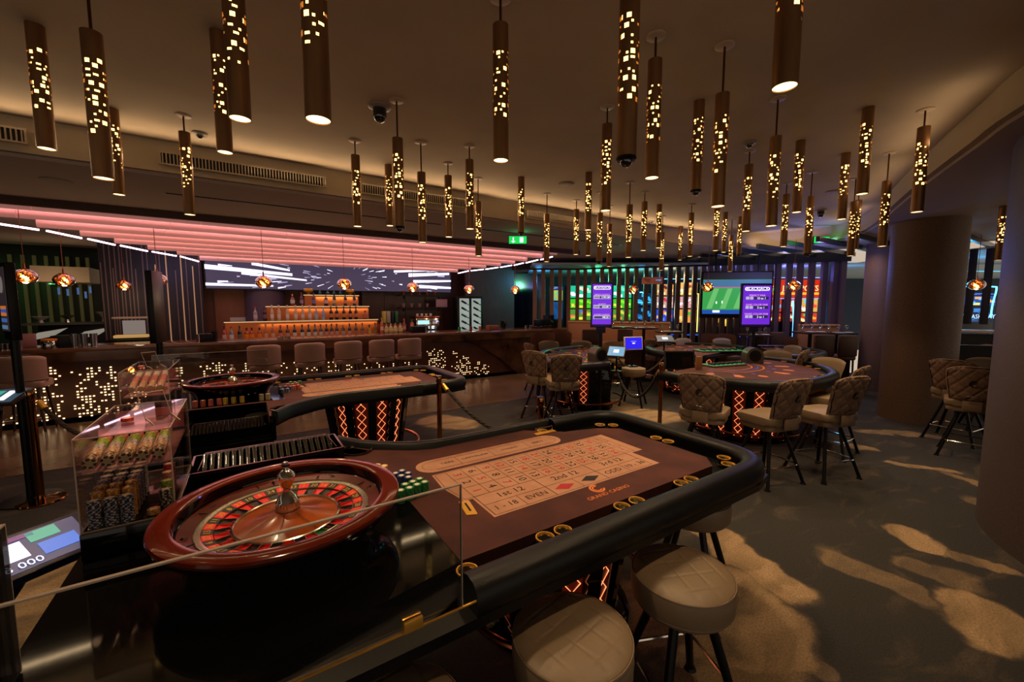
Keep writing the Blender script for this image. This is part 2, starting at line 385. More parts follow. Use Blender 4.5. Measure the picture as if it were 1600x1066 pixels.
sd = thing('led_edge_light', 'white pink LED line zigzagging along left edge of the bar ceiling', 'light')
for (a, c) in zip(ends[1:], ends[2:]):
    p0 = Vector((a[0]+.03, a[2]+.25, a[3]-.01)); p1 = Vector((c[0]-.03, c[2]+.2, c[3]-.01)); b = B(); b.tube([p0, p1], .014, 6); part('led_strip', b, M_led, sd)
sd = thing('led_edge_light', 'white pink LED line along right edge of the bar ceiling', 'light')
for (a, c) in zip(ends, ends[1:]):
    p0 = Vector((a[1]+.06, a[2]+.25, a[3]-.01)); p1 = Vector((c[1]+.1, c[2]+.2, c[3]-.01)); b = B(); b.tube([p0, p1], .014, 6); part('led_strip', b, M_led, sd)
for x0, x1, y, z_ in ends: lamp('louvre_strip', 'AREA', ((x0+x1)/2, y-.05, z_+.19), 12, (1, .55, .56), x1-x0, (.55, 0, 0), sy=.02)
lamp('louvre_spill', 'AREA', (1.6, 8.9, 2.6), 30, (1, .55, .56), 6.5, (0, 0, 0), sy=2.6)

# ------------------------------------------------------------------ walls
struct('wall_back', B().box((4.4, 11.45, 1.5), (5.6, .1, 3.2)), M_woodpanel)
struct('wall_bar_left', B().box((.45, 11.6, 1.5), (2.5, .1, 3.2)), mat('orange_brown_panel', '6b4630', .55, noise=.2, nscale=3, stretch=(6, 6, 1)))
wl = struct('wall_left', B().box((-1.47, 11.0, 1.5), (1.57, .1, 3.0)), mat('charcoal_panel', '1f1b1c', .6))
wf = struct('wall_far_left', B().box((-6.0, 13.2, 1.5), (8, .1, 3.2)), mat('dark_green_panel', '141c10', .6))
struct('wall_end_left', B().box((-6.6, 7, 1.5), (.1, 14, 3.2)), mat('dark_wall', '171313', .7))
struct('ceiling_left', B().box((-5.2, 10.6, 3.05), (5.2, 7.5, .06)), mat('dim_green_ceiling', '33352c', .8))
M_stripled = glow('thin_light_batten', 'd99a72', .55); M_stripg = glow('batten_green_light', '6a6030', .18); M_stripp = mat('pale_batten', '6a5650', .5)  # far left battens carry the green light on them as a faint glow
for i, px in enumerate([160, 167, 175, 179, 183, 190, 195, 202, 208, 214, 226, 233, 245, 252, 262, 276, 285, 293, 303, 313]):
    p = aty(px, 450, 10.94); lean = .0
    h = 3.0 if i % 3 else 2.55
    b = B().box((p.x, 10.94, h/2+.45-(i % 2)*.1), (.018, .02, h-.9)); o = part('batten', b, M_stripled if i > 10 and i % 2 == 0 else M_stripp, wl)
for i, px in enumerate([22, 42, 60, 78, 95, 111, 127, 142]):
    p = aty(px, 470, 13.1); part('batten', B().box((p.x, 13.1, 1.5), (.05, .05, 2.6)), M_stripg, wf)
p0, p1 = aty(66, 420, 12.3), aty(152, 420, 12.3); struct('ceiling_left_drop', B().box(((p0.x+p1.x)/2, 12.3, p0.z-.13), (p1.x-p0.x, 1.2, .3)), M_plaster); lamp('left_warm', 'AREA', ((p0.x+p1.x)/2, 11.2, 1.9), 3, WARM, .8, (PI*.75, 0, 0), sy=.3)
lamp('green_wash', 'AREA', (-4.2, 12.3, 2.4), 3, (.25, 1, .2), 1.2, (.6, 0, 0), sy=.3)
lamp('blue_wash', 'AREA', (-1.2, 10.2, 2.5), 2.2, (.35, .4, 1), .8, (1.2, 0, 0), sy=.3)

for px, D in ((860, 9.6), (960, 9.3), (1060, 9.0), (1160, 8.8), (1250, 8.6), (1330, 8.2), (1500, 6.6)):
    p = atd(px, 400, D); lamp('lounge_downlight', 'SPOT', (p.x, p.y, 2.93), 26, WARM, .05, (0, 0, 0), 2.5, .8)
# ------------------------------------------------------------------ columns
M_col = mat('column_fabric', '6c5442', .6, noise=.15, nscale=60, col2='5e4838')
def column(x, y, r, z1, label, m=None):
    b = B(); b.lathe([(0, 0), (r, 0), (r, z1), (0, z1)], 64, M=Matrix.Translation((x, y, 0)) @ Matrix.Diagonal((1, 1, 1, 1)))
    o = solo('column', b, m or M_col, label, 'column', 'round fabric clad columns'); return o
column(8.55, 1.78, .42, 2.98, 'middle round brown column between the gaming chairs, its left side lit blue')
column(10.98, 2.80, .40, 2.98, 'farthest round brown column, half hidden behind the middle column')
column(5.28, -.86, 1.5, 2.98, 'huge dark column cut off by the right edge of the picture', mat('column_grey_brown', '564a48', .55, noise=.15, nscale=60, col2='4c413f'))
# ------------------------------------------------------------------ perforated tube lamps
def tube_mesh(seed):
    rnd = random.Random(seed); b = B(); n = 28; R = .0405; H = .665; z0, z1 = .19, .55; rows = 40
    zs = [0, .003]+[z0+(z1-z0)*i/rows for i in range(rows+1)]+[H]
    V = [[b.b.verts.new((R*math.cos(2*PI*i/n), R*math.sin(2*PI*i/n), z)) for i in range(n)] for z in zs]
    hole = set(); occ = set()
    for _ in range(400):
        i = rnd.randrange(n); j = rnd.randrange(1, rows-2); w_ = rnd.choice((1, 2, 2)); h_ = w_ if rnd.random() < .7 else 1
        dens = .35+.65*(j/rows)
        if rnd.random() > dens: continue
        cells = [((i+a) % n, j+c) for a in range(w_) for c in range(h_)]
        guard = [((i+a) % n, j+c) for a in range(-1, w_+1) for c in range(-1, h_+1)]
        if any(g in hole for g in guard) or len(hole) > 150: continue
        hole.update(cells)
    for r in range(len(zs)-1):
        for i in range(n):
            if 2 <= r <= rows+1 and (i, r-2) in hole: continue
            b.b.faces.new((V[r][i], V[r][(i+1) % n], V[r+1][(i+1) % n], V[r+1][i]))
    # inner skin of the lower part and top cap
    b.lathe([(R, 0), (R-.003, 0), (R-.004, .12)], n)
    b.lathe([(R, H), (0, H)], n)
    return b.mesh('perforated_tube', M_bronze, 40, nrm=False)
TM = [tube_mesh(s) for s in (3, 11, 29)]
M_core = glow('lamp_core', 'ffc468', 5.5); M_mouth = glow('lamp_mouth', 'ffdf9a', 3.2)
b = B(); b.cyl((0, 0, .17), (0, 0, .57), .030, n=16); CORE = b.mesh('light_core', M_core)
b = B(); b.lathe([(.037, .004), (.030, .05), (.0, .05)], 20); MOUTH = b.mesh('mouth', M_mouth)
b = B(); b.lathe([(.0, .002), (.041, .002), (.042, -.006), (.036, -.012), (0, -.012)], 20); DCAP = b.mesh('camera_ring', M_black)
b = B(); b.sph((0, 0, -.012), .026, 14); DDOME = b.mesh('camera_dome', mat('smoked_dome', '1a1c22', .05, coat=1))
b = B(); b.lathe([(0, 0), (.055, 0), (.055, -.006), (.05, -.009), (0, -.009)], 28); CANOPY = b.mesh('canopy', mat('canopy_white', 'b7a188', .5))
RODM = {}
LAMPS = [(0,-0.89,3.49,0),(2,-0.53,2.79,0),(0,-0.79,4.60,0),(1,-0.33,4.43,0),(0,-0.04,3.0,0),(1,0.03,2.06,0),(2,0.24,1.53,0),(1,1.17,1.89,0),(2,1.36,1.21,1),(1,2.08,1.65,0),(1,2.48,2.41,0),(2,1.06,3.22,1),(1,0.97,4.2,0),(0,1.44,4.71,0),(2,1.51,3.9,0),(1,1.97,4.29,0),(1,1.94,3.72,0),(2,2.51,4.59,0),(0,2.93,4.26,1),(2,3.66,4.68,0),(1,4.25,4.72,0),(0,3.5,3.68,0),(1,4.5,4.72,0),(2,4.24,4.22,1),(2,4.94,4.7,0),(2,4.21,3.67,0),(1,4.73,3.86,0),(0,5.52,4.22,0),(2,6.28,4.72,0),(0,7.39,5.12,0),(1,5.91,3.92,0),(0,3.0,1.96,1),(2,2.5,1.48,0),(1,4.38,2.28,0),(1,5.58,3.31,0),(0,6.91,3.95,0),(2,7.58,4.2,0),(0,7.48,4.0,1),(2,3.46,1.61,0),(0,4.52,1.88,0),(1,5.94,2.6,0),(2,5.68,2.22,1),(0,5.28,1.77,0),(2,6.41,2.03,0),(1,7.09,2.2,0),(0,4.22,1.29,0),(2,5.63,1.52,0),(1,4.64,1.05,0),(1,1.61,0.73,0)]
def sx(x, y, z):
    d = Vector((x, y, z-EYE)); return 800+FPX*d.dot(CR)/d.dot(CF)
cls = {}
for i, (k, x, y, d) in enumerate(LAMPS): cls.setdefault((k, d), []).append((sx(x, y, 2.6), i))
CN = {(0, 0): 'mounted straight on the ceiling', (1, 0): 'on a short rod', (2, 0): 'on a long rod', (0, 1): 'at the ceiling with camera dome below', (2, 1): 'on long rod with camera dome below', (1, 1): 'on short rod with camera dome'}
lab = {}
for key, l in cls.items():
    for j, (_, i) in enumerate(sorted(l)): lab[i] = f'bronze perforated tube lamp {CN[key]}, {ordn(j+1)} from left of these'
for i, (k, x, y, d) in enumerate(LAMPS):
    zt = (3.3, 3.165, 3.02)[k]; zb = zt-.665
    t = thing('tube_lamp', lab[i], 'lamp', (x, y, zb), random.random()*6.28, 'perforated tube lamps under the ceiling')
    link('tube', TM[i % 3], t); link('light_core', CORE, t)
    if k:
        link('canopy', CANOPY, t, (0, 0, 3.3-zb))
        if k not in RODM: bb = B(); bb.cyl((0, 0, .665), (0, 0, 3.295-zb), .0065, n=8); RODM[k] = bb.mesh('rod', mat('rod_bronze', '5a3a20', .4, 1))
        link('rod', RODM[k], t)
    if d: link('camera_ring', DCAP, t); link('camera_dome', DDOME, t)
    else:
        link('mouth', MOUTH, t)
        lamp('tube_downlight', 'SPOT', (x, y, zb-.01), 32, WARM, .03, (0, 0, 0), 1.7, .7)
far = thing('tube_lamp', 'bronze perforated tube lamp at far right beside the huge column', 'lamp', (9.1, .72, 2.28), 0, 'perforated tube lamps under the ceiling')
p = at(1569, 322, 2.97); far.location = (p.x, p.y, 2.97-.665)
link('tube', TM[0], far); link('light_core', CORE, far); link('mouth', MOUTH, far)

# ------------------------------------------------------------------ globe pendants
M_amber = mat('amber_glass_shell', 'e8b888', .06, .85, emis=.03, ecol='ff9040')
def globe_mesh(seed, fl):
    rnd = random.Random(seed); ph = [rnd.random()*6 for _ in range(6)]
    def f(u, v):
        a = 2*PI*u; t = PI*v; r = .105*(1+.07*math.sin(3*a+ph[0])*math.sin(2*t+ph[1])+.06*math.sin(5*t+ph[2]+2*math.sin(a+ph[3])))
        return (r*math.sin(t)*math.cos(a), r*math.sin(t)*math.sin(a), r*math.cos(t)*fl)
    b = B(); b.grid(f, 28, 16); bmesh.ops.remove_doubles(b.b, verts=b.b.verts, dist=.0005)
    # leave gaps in the mirrored film so that the bulb shows
    kill = [q for q in b.b.faces if (math.sin(5*math.atan2(q.calc_center_median().y, q.calc_center_median().x)+ph[4]+q.calc_center_median().z*50) > .15)]
    bmesh.ops.delete(b.b, geom=kill, context='FACES')
    return b.mesh('globe', M_amber, 80)
GM = [globe_mesh(s, f) for s, f in ((1, .86), (2, .9), (5, .88))]
b = B(); b.sph((0, 0, -.02), .043, 14); GB = b.mesh('bulb', glow('globe_bulb', 'ffca70', 18))
b = B(); b.lathe([(.0, .085), (.045, .085), (.05, .095), (.012, .10), (.010, .16), (0, .16)], 16); GC = b.mesh('cap', mat('copper', 'b0603c', .2, 1))
b = B(); b.sph((0, 0, 0), .118, 24, (1, 1, .82)); GS = b.mesh('inner_glass', clear('amber_clear', 'FFD2A4', .25))
PEN = [((39, 432), 2.1, 'farthest left above the bar, near the exit sign'), ((100, 438), 2.1, 'second from left above the bar'), ((194, 446), 2.1, 'third from left, deep behind the bar'), ((246, 438), 2.1, 'beside the black display post at the bar'),
       ((412, 441), 2.1, 'in front of left part of the long screen'), ((538, 444), 2.1, 'in front of the middle of the long screen'), ((645, 449), 2.1, 'in front of right part of the long screen'), ((733, 452), 2.1, 'in front of the lit wine cabinet'),
       ((805, 453), 2.1, 'right of the wine cabinet at the bar end'), ((990, 453), 2.1, 'right of the left jackpot display'), ((1106, 449), 2.1, 'in front of left edge of the football screen'), ((1240, 447), 2.1, 'in front of the red slot machine signs'), ((1526, 445), 2.1, 'at far right in front of the blue neon room')]
for i, ((px, py), z, l) in enumerate(PEN):
    p = at(px, py, z); top = 2.97 if i > 8 else (3.27 if i == 2 else 2.92)
    t = thing('globe_pendant', 'amber mirrored glass globe pendant, '+l, 'lamp', p, i*.9, 'amber globe pendants')
    link('globe', GM[i % 3], t, scale=(.86, .86, .86)); link('bulb', GB, t); link('cap', GC, t); link('inner_glass', GS, t)
    b = B(); b.cyl((0, 0, .15), (0, 0, top-z), .004, n=6); part('cord', b, mat('copper_cord', '8a4a34', .5), t)
    if i < 10 or i > 11: lamp('globe_light', 'POINT', (p.x, p.y, p.z-.2), 4, WARM, .06)

# ------------------------------------------------------------------ ceiling fittings
def dome_cam(px, py, z, label, r=.075, ptz=False):
    p = at(px, py, z); t = thing('security_camera', label, 'camera', p, 0, 'dome security cameras')
    b = B(); b.lathe([(0, 0), (r, 0), (r*1.02, -.012), (r*.8, -.022), (0, -.022)], 28); part('base', b, mat('camera_base', '8d8276', .4), t)
    b = B(); k = .62 if ptz else .5
    if ptz: b.cyl((0, 0, -.02), (0, 0, -.06), r*.62, n=24)
    b.sph((0, 0, -.022-(.05 if ptz else 0)), r*k, 18); part('dome', b, mat('smoked_dome', '1a1c22', .05, coat=1), t)
dome_cam(593, 166, 3.3, 'black dome security camera hanging near the top centre left of the ceiling', .085, True)
dome_cam(312, 208, 3.3, 'small silver dome camera by the ceiling edge at left', .06)
dome_cam(1171, 222, 3.3, 'silver dome camera on the ceiling right of centre', .065)
dome_cam(1283, 328, 3.3, 'black dome camera far back on the right of the ceiling', .08, True)
dome_cam(1017, 346, 3.3, 'tiny dome camera at the far end of the ceiling', .06)
def disc(px, py, z, r, label):
    p = at(px, py, z); solo('ceiling_speaker', B().lathe([(0, 0), (r, 0), (r, -.006), (r*.9, -.01), (0, -.008)], 28), mat('speaker_cover', '84766a', .7), label, 'speaker', loc=p)
disc(885, 287, 3.3, .1, 'round flat ceiling speaker in the middle of the ceiling'); disc(88, 282, 2.97, .12, 'round flat ceiling speaker above the left of the bar'); disc(1302, 299, 3.3, .09, 'round flat ceiling speaker at the right')
def grille(x0, x1, y, z, label, n):
    t = thing('air_vent', label, 'vent', ((x0+x1)/2, y, z), 0, 'bulkhead air vents'); L_ = x1-x0; h = .095
    b = B()
    for s in (-1, 1): b.box((0, 0, s*(h/2+.006)), (L_+.03, .012, .014)); b.box((s*(L_/2+.006), 0, 0), (.014, .012, h))
    part('frame', b, M_bulk, t); part('backing', B().box((0, .012, 0), (L_, .01, h)), M_matte, t)
    b = B(); b.box((0, 0, 0), (.009, .012, h)); me = b.mesh('slat', M_bulk)
    for i in range(n): link('slat', me, t, (-L_/2+L_*(i+.5)/n, 0, 0))
grille(-.57, .84, 5.12, 3.12, 'long louvred air vent in the bulkhead left of centre', 52)
grille(1.25, 2.64, 5.14, 3.12, 'long louvred air vent in the bulkhead above the bar centre', 50)
grille(3.7, 4.75, 5.2, 3.12, 'louvred air vent in the bulkhead at the far middle', 40)
grille(-2.6, -1.42, 5.1, 3.12, 'louvred air vent cut off by left edge of the picture', 40)
for (x0, x1, y, l) in ((-.64, 2.6, 5.95, 'left'), (3.2, 6.6, 5.95, 'right')):
    t = thing('slot_diffuser', f'long black slotted air strip in the {l} part of the lower ceiling', 'vent', ((x0+x1)/2, y, 2.966))
    part('slot', B().box((0, 0, 0), (x1-x0, .03, .006)), M_matte, t); b = B()
    for i in range(60): b.box((-(x1-x0)/2+(x1-x0)*(i+.5)/60, 0, -.004), ((x1-x0)/130, .012, .004))
    part('blades', b, mat('dull_metal', '6d6560', .4, 1), t, kind='stuff')
# exit signs
M_exit = glow('exit_green', '18b24a', 1.6); M_exitw = glow('exit_white', 'd8ffe0', 1.8)
for (px, py, D, l) in ((48, 398, 9.5, 'left, above the bar lamps'), (84, 441, 12.6, 'far left, low in the reflection wall'), (809, 375, 7.0, 'centre, right of the pink ceiling'), (1284, 375, 8.1, 'right, above the slot machines')):
    p = atd(px, py, D) if D < 12 else aty(px, py, 13.0); t = thing('exit_sign', 'lit green exit sign at the '+l, 'sign', p, YAW-PI/2, 'green exit signs')
    s = .32 if D < 12 else .26
    part('housing', B().box((0, .02, 0), (s, .03, s*.45), bev=.004), M_matte, t); part('panel', B().box((0, 0, 0), (s*.94, .01, s*.39)), M_exit, t)
    b = B(); b.poly([(-s*.36, -.008, -.02), (-s*.24, -.008, -.05), (-s*.12, -.008, -.02)]); b.box((-s*.24, -.008, .015), (.02, .004, .05)); b.box((s*.2, -.008, 0), (.06, .004, .085)); part('pictogram', b, M_exitw, t)
    lamp('exit_glow', 'POINT', p+Vector((0, -.15, -.0)), .5, (.1, 1, .3), .05)
# ------------------------------------------------------------------ roulette tables
M_felt = mat('brown_felt', '3c1813', .85, noise=.5, nscale=5, col2='50251b', bump=.06, bscale=300)
M_tanprint = mat('layout_tan', 'b48468', .8, noise=.15, nscale=9, col2='a8785c')
M_ink = mat('print_black', '1d1411', .7); M_inkred = mat('print_red', 'a8242a', .7); M_inkbrown = mat('print_line', '3c1c14', .7); M_orange = mat('print_orange', 'd9793c', .7)
M_lattice = glow('lattice_glow', 'ff8d5a', 2.2); M_redpanel = mat('backlit_copper_panel', '5a1c10', .4, emis=.05, ecol='c03a18'); M_copper = mat('copper_tube', 'a8603c', .22, 1)
REDN = {1, 3, 5, 7, 9, 12, 14, 16, 18, 19, 21, 23, 25, 27, 30, 32, 34, 36}
CUPS = [(.592, 1.178), (.933, 1.189), (1.023, 1.189), (1.368, 1.193), (1.466, 1.193), (1.80, 1.193), (1.885, 1.193), (2.243, 1.20), (2.317, 1.268), (2.294, 1.628), (2.288, 1.718), (2.264, 2.079), (2.19, 2.14), (1.74, 2.262)]
FELT0 = [(.597, 1.238), (2.15, 1.238), (2.245, 1.33), (2.245, 2.0), (2.12, 2.095), (1.86, 2.16), (1.64, 2.345), (.95, 2.345), (.83, 2.39), (.6, 2.555), (.44, 2.78), (-.51, 2.78), (-.51, 2.15), (.597, 2.15)]
OUT0 = [(-.53, 1.03), (2.25, 1.03), (2.42, 1.07), (2.5, 1.22), (2.5, 2.15), (2.42, 2.33), (2.25, 2.385), (.95, 2.385), (.85, 2.42), (.6, 2.6), (.46, 2.82), (-.53, 2.82)]
def circ(c, r, n=18): return [(c[0]+r*math.cos(2*PI*i/n), c[1]+r*math.sin(2*PI*i/n)) for i in range(n)]
def holed_bm(outer, holes, z0, z1):
    bm = bmesh.new(); es = []
    for loop in [outer]+holes:
        v = [bm.verts.new((*p, z0)) for p in loop]; es += [bm.edges.new((v[i], v[(i+1) % len(v)])) for i in range(len(v))]
    bmesh.ops.triangle_fill(bm, edges=es, use_beauty=True)
    r = bmesh.ops.extrude_face_region(bm, geom=list(bm.faces)); bmesh.ops.translate(bm, vec=(0, 0, z1-z0), verts=[g for g in r['geom'] if isinstance(g, bmesh.types.BMVert)])
    b = B(); b.b.free(); b.b = bm; return b
def lattice(b, r0, r1, z0, z1, a, wd, nz=7, rr=.003):
    """crossed glowing strings in a panel centred on angle a"""
    for s in (0, 1):
        pts = []
        for i in range(nz+1):
            t = i/nz; z = z0+(z1-z0)*t; r = r0+(r1-r0)*t+.004; aa = a+(wd if (i+s) % 2 else -wd)
            pts.append((r*math.cos(aa), r*math.sin(aa), z))
        b.tube(pts, rr, 4)
def drum(t, r0, r1, z0, z1, n, a0=0, sy=1.0, only=None, mats=(M_redpanel,)):
    """flared drum base: backlit panels with string lattice between black fins"""
    for i in range(n):
        a = a0+2*PI*i/n; da = PI/n
        S = Matrix.Diagonal((1, sy, 1, 1))
        b = B(); b.lathe([(r0, z0), (r1, z1)], 4, a0=a-da*.72, a1=a+da*.72, M=S); p = part('backlit_panel', b, M_redpanel, t)
        b = B(); lattice(b, r0, r1, z0+.01, z1-.01, a, da*.42); m = b.mesh('string_lattice', M_lattice, 40, M=S); o = link('string_lattice', m, p)
        af = a+da; b = B()
        q = [(r0-.04, z0), (r0+.035, z0), (r1+.05, z1), (r1-.04, z1)]
        for s in (-1, 1): pass
        w_ = .028+.3*da*r0*.5
        v = [b.b.verts.new((x*math.cos(af)-s*w_*math.sin(af), x*math.sin(af)+s*w_*math.cos(af), z)) for s in (-1, 1) for x, z in q]
        for f in ((0, 1, 2, 3), (4, 5, 6, 7), (0, 1, 5, 4), (1, 2, 6, 5), (2, 3, 7, 6), (3, 0, 4, 7)): b.b.faces.new([v[i_] for i_ in f])
        link('fin', b.mesh('fin', M_gloss, 30, M=S), t)
def roulette_table(base, mir, label, rl):
    FELT = FELT0[:-3]+[(.44, 2.2), (rl, 2.2), (rl, 2.78), (-.51, 2.78), (-.51, 2.15), (.597, 2.15)]; OUT = OUT0[:-1]+[(.46, 2.18), (rl+.02, 2.18), (rl+.02, 2.82), (-.53, 2.82)]
    bx, by = 1.45, 1.78; t = thing('roulette_table', label, 'table', (*base, 0), 0)
    MM = (Matrix.Diagonal((1, -1, 1, 1)) if mir else Matrix.Identity(4)) @ Matrix.Translation((-bx, -by, 0))
    def P(name, b, m, parent=t, ang=40, label=None, kind=None):
        o = link(name, b.mesh(name, m, ang, M=MM), parent)
        if label: o['label'] = label
        if kind: o['kind'] = kind
        return o
    out = rounded(OUT, [0, 0, .05, .1, .1, .05, 0, .05, .1, .1, 0, 0, 0, 0, 0])
    P('table_body', B().prism(OUT, .765, .80), M_black)
    P('bezel', holed_bm(out, [FELT]+[circ(c, .032) for c in CUPS], .82, .851), M_gloss)
    P('felt', holed_bm(FELT, [circ((.545, 2.565), .082, 24)], .80, .853), M_felt, label='brown felt playing surface')
    rail = rounded([(.55, 1.085), (2.445, 1.085), (2.445, 2.33), (1.87, 2.335)], [0, .26, .24, 0], 8)
    P('padded_rail', B().sweep(rail, [(.05, .852), (.056, .872), (.04, .893), (.01, .903), (-.03, .898), (-.055, .875), (-.062, .83), (-.052, .79), (-.02, .772), (.05, .772)]), M_leather, ang=60, label='thick black padded leather rail')
    lip = rounded([(1.88, 2.372), (.97, 2.372), (.80, 2.44), (.60, 2.60), (.475, 2.80)], [0, .12, .12, .1, 0], 5)
    P('dealer_lip', B().sweep(lip, [(.025, .80), (.025, .888), (.01, .897), (-.012, .897), (-.026, .885), (-.03, .80)]), M_leather, ang=60)
    for c in CUPS:
        b = B(); b.lathe([(.028, .812), (.031, .848), (.0375, .853), (.0375, .858), (.033, .8585), (.029, .85), (.025, .815), (0, .815)], 24, (c[0], c[1], 0)); P('cup_holder', b, M_gold)
    b = B(); b.lathe([(.08, .81), (.082, .852), (.092, .856), (.092, .864), (.083, .865), (.078, .85), (.07, .81), (0, .805)], 36, (.545, 2.565, 0)); P('bin_cup', b, mat('dark_chrome', '6a6660', .12, 1), label='round dark chrome bin cup')
    # printed layout
    a, X0, Y0, h = .0857, .862, 1.96, .1077
    b = B(); z = .8536
    b.poly([(.79, 1.972, z), (2.03, 1.972, z), (2.03, 1.622, z), (1.938, 1.622, z), (1.938, 1.427, z), (.848, 1.427, z), (.848, 1.625, z), (.806, 1.625, z), (.775, 1.8, z)])
    P('layout_print', b, M_tanprint, label='tan printed betting layout')
    b = B(); st = [(.84+.09*math.cos(PI/2+i*PI/10), 2.09+.088*math.sin(PI/2+i*PI/10), z) for i in range(11)]+[(1.65+.09*math.cos(-PI/2+i*PI/10), 2.09+.088*math.sin(-PI/2+i*PI/10), z) for i in range(11)]
    b.poly(st); P('racetrack_print', b, M_tanprint, label='tan oval racetrack print')
    b = B(); z = .8542; lw = .0028
    def ln(x0, y0, x1, y1, w_=lw):
        d = Vector((x1-x0, y1-y0)); n_ = Vector((-d.y, d.x)).normalized()*w_/2
        b.poly([(x0+n_.x, y0+n_.y, z), (x1+n_.x, y1+n_.y, z), (x1-n_.x, y1-n_.y, z), (x0-n_.x, y0-n_.y, z)])
    for i in range(14): ln(X0+a*min(i, 13), Y0, X0+a*min(i, 13), Y0-3*h)
    for j in range(4): ln(X0, Y0-h*j, X0+a*13, Y0-h*j)
    ln(.80, Y0, X0, Y0); ln(.80, Y0, .79, 1.8); ln(.79, 1.8, .815, 1.637); ln(.815, 1.637, X0, 1.637)
    for j, y in enumerate((1.637, 1.54, 1.44)): ln(X0, y, X0+12*a, y)
    for i in (0, 4, 8, 12): ln(X0+a*i, 1.637, X0+a*i, 1.44, .004)
    for i in (2, 6, 10): ln(X0+a*i, 1.54, X0+a*i, 1.44)
    ln(.84, 2.145, 1.65, 2.145); ln(.84, 2.035, 1.65, 2.035)
    for i in range(24): x = .85+.8*i/23; ln(x, 2.145, x, 2.172, .0018); ln(x, 2.008, x, 2.035, .0018)
    for x in (1.0, 1.22, 1.48): ln(x, 2.035, x, 2.145)
    for cx, s0 in ((.84, PI/2), (1.65, -PI/2)):
        for i in range(8): ln(cx+.055*math.cos(s0+i*PI/8), 2.09+.055*math.sin(s0+i*PI/8), cx+.055*math.cos(s0+(i+1)*PI/8), 2.09+.055*math.sin(s0+(i+1)*PI/8), .002)
    P('layout_lines', b, M_inkbrown)
    tb = B(); tr = B()
    def T(s, x, y, sz, rot, red=False, sy_=1.0):
        M_ = TR(x, y, .8546, rot, 1, sy_)
        if mir: M_ = TR(x, y, .8546, 0) @ Matrix.Diagonal((1, -1, 1, 1)) @ Matrix.Rotation(rot+PI if abs(rot) < .1 else rot, 4, 'Z')
        text_bm(tr if red else tb, s, sz, M_)
    for i in range(12):
        for j in range(3):
            n = 3*i+3-j; T(str(n), X0+a*(i+.5), Y0-h*(j+.5), .066, -PI/2, n in REDN)
    for j in range(3): T('2 to 1', X0+a*12.5, Y0-h*(j+.5), .032, -PI/2)
    for i, s in enumerate(('1st 12', '2nd 12', '3rd 12')): T(s, X0+a*(4*i+2), 1.588, .062, 0)
    for i, s in ((0, '1 - 18'), (1, 'EVEN'), (4, 'ODD'), (5, '19 - 36')): T(s, X0+a*(2*i+1), 1.49, .052, 0)
    for i, q in ((2, tr), (3, tb)):
        x = X0+a*(2*i+1); q.poly([(x-.062, 1.49, .8546), (x, 1.458, .8546), (x+.062, 1.49, .8546), (x, 1.522, .8546)])
    for s, x in (('TIERS', .93), ('ORPHELINS', 1.11), ('VOISINS', 1.35), ('ZERO', 1.57)): T(s, x, 2.09, .034, 0)
    rt = (5, 24, 16, 33, 1, 20, 14, 31, 9, 22, 18, 29, 7, 28, 12, 35, 3, 26, 0, 32, 15, 19, 4); rb = (10, 23, 8, 30, 11, 36, 13, 27, 6, 34, 17, 25, 2, 21, 4, 19, 15, 32, 0, 26, 3, 35, 12)
    for i in range(23):
        x = .85+.8*(i+.5)/23; T(str(rt[i]), x, 2.158, .018, 0, rt[i] in REDN); T(str(rb[i]), x, 2.022, .018, 0, rb[i] in REDN)
    P('layout_lettering', tb, M_ink, ang=0, kind='stuff'); P('layout_lettering_red', tr, M_inkred, ang=0, kind='stuff')
    # house mark and name
    b = B(); cx, cy, z = 1.405, 1.385, .8545
    for r0, r1, s0, s1 in ((.030, .040, .9, 5.9), (.018, .026, 1.1, 5.6)):
        n = 16
        for i in range(n):
            q = [s0+(s1-s0)*i/n, s0+(s1-s0)*(i+1)/n]; b.poly([(cx+r0*math.cos(q[0]), cy+r0*math.sin(q[0]), z), (cx+r1*math.cos(q[0]), cy+r1*math.sin(q[0]), z), (cx+r1*math.cos(q[1]), cy+r1*math.sin(q[1]), z), (cx+r0*math.cos(q[1]), cy+r0*math.sin(q[1]), z)])
    if not mir:
        text_bm(b, 'GRAND CASINO', .037, TR(cx+.02, cy-.062, z, 0)); 
    P('emblem_print', b, M_orange, ang=0)
    # brass slot and card paddle
    b = B(); b.prism([(p[0], p[1]) for p in rounded([(.755, 1.505), (.80, 1.485), (.825, 1.615), (.78, 1.635)][::1], .008, 3)], .853, .857, .001); so = P('drop_slot', b, M_gold); b = B(); b.prism([(.781, 1.525), (.790, 1.523), (.802, 1.60), (.793, 1.602)], .8572, .858); P('slot_opening', b, M_matte, so)
    b = B(); b.box((1.73, 2.215, .857), (.17, .045, .006), rz=.0, bev=.002); pd = P('marker_bar', b, M_gold); b = B(); b.tube([(1.655, 2.23, .86), (1.655, 2.23, .888), (1.805, 2.23, .888), (1.805, 2.23, .86)], .004, 6); P('handle', b, M_chrome, pd)
    P('edge_trim', B().box((.02, 1.036, .853), (1.06, .006, .004)), M_gold)
    # base
    base_ = drum(t, .33, .42, .06, .765, 12, .12)
    b = B(); b.lathe([(0, 0), (.44, 0), (.44, .03), (.36, .06), (0, .06)], 36); part('foot_plate', b, M_gloss, t)
    b = B(); b.tube([(.56*math.cos(2*PI*i/40), .56*math.sin(2*PI*i/40), .16) for i in range(40)], .017, 8, closed=True); part('foot_rail', b, M_copper, t)
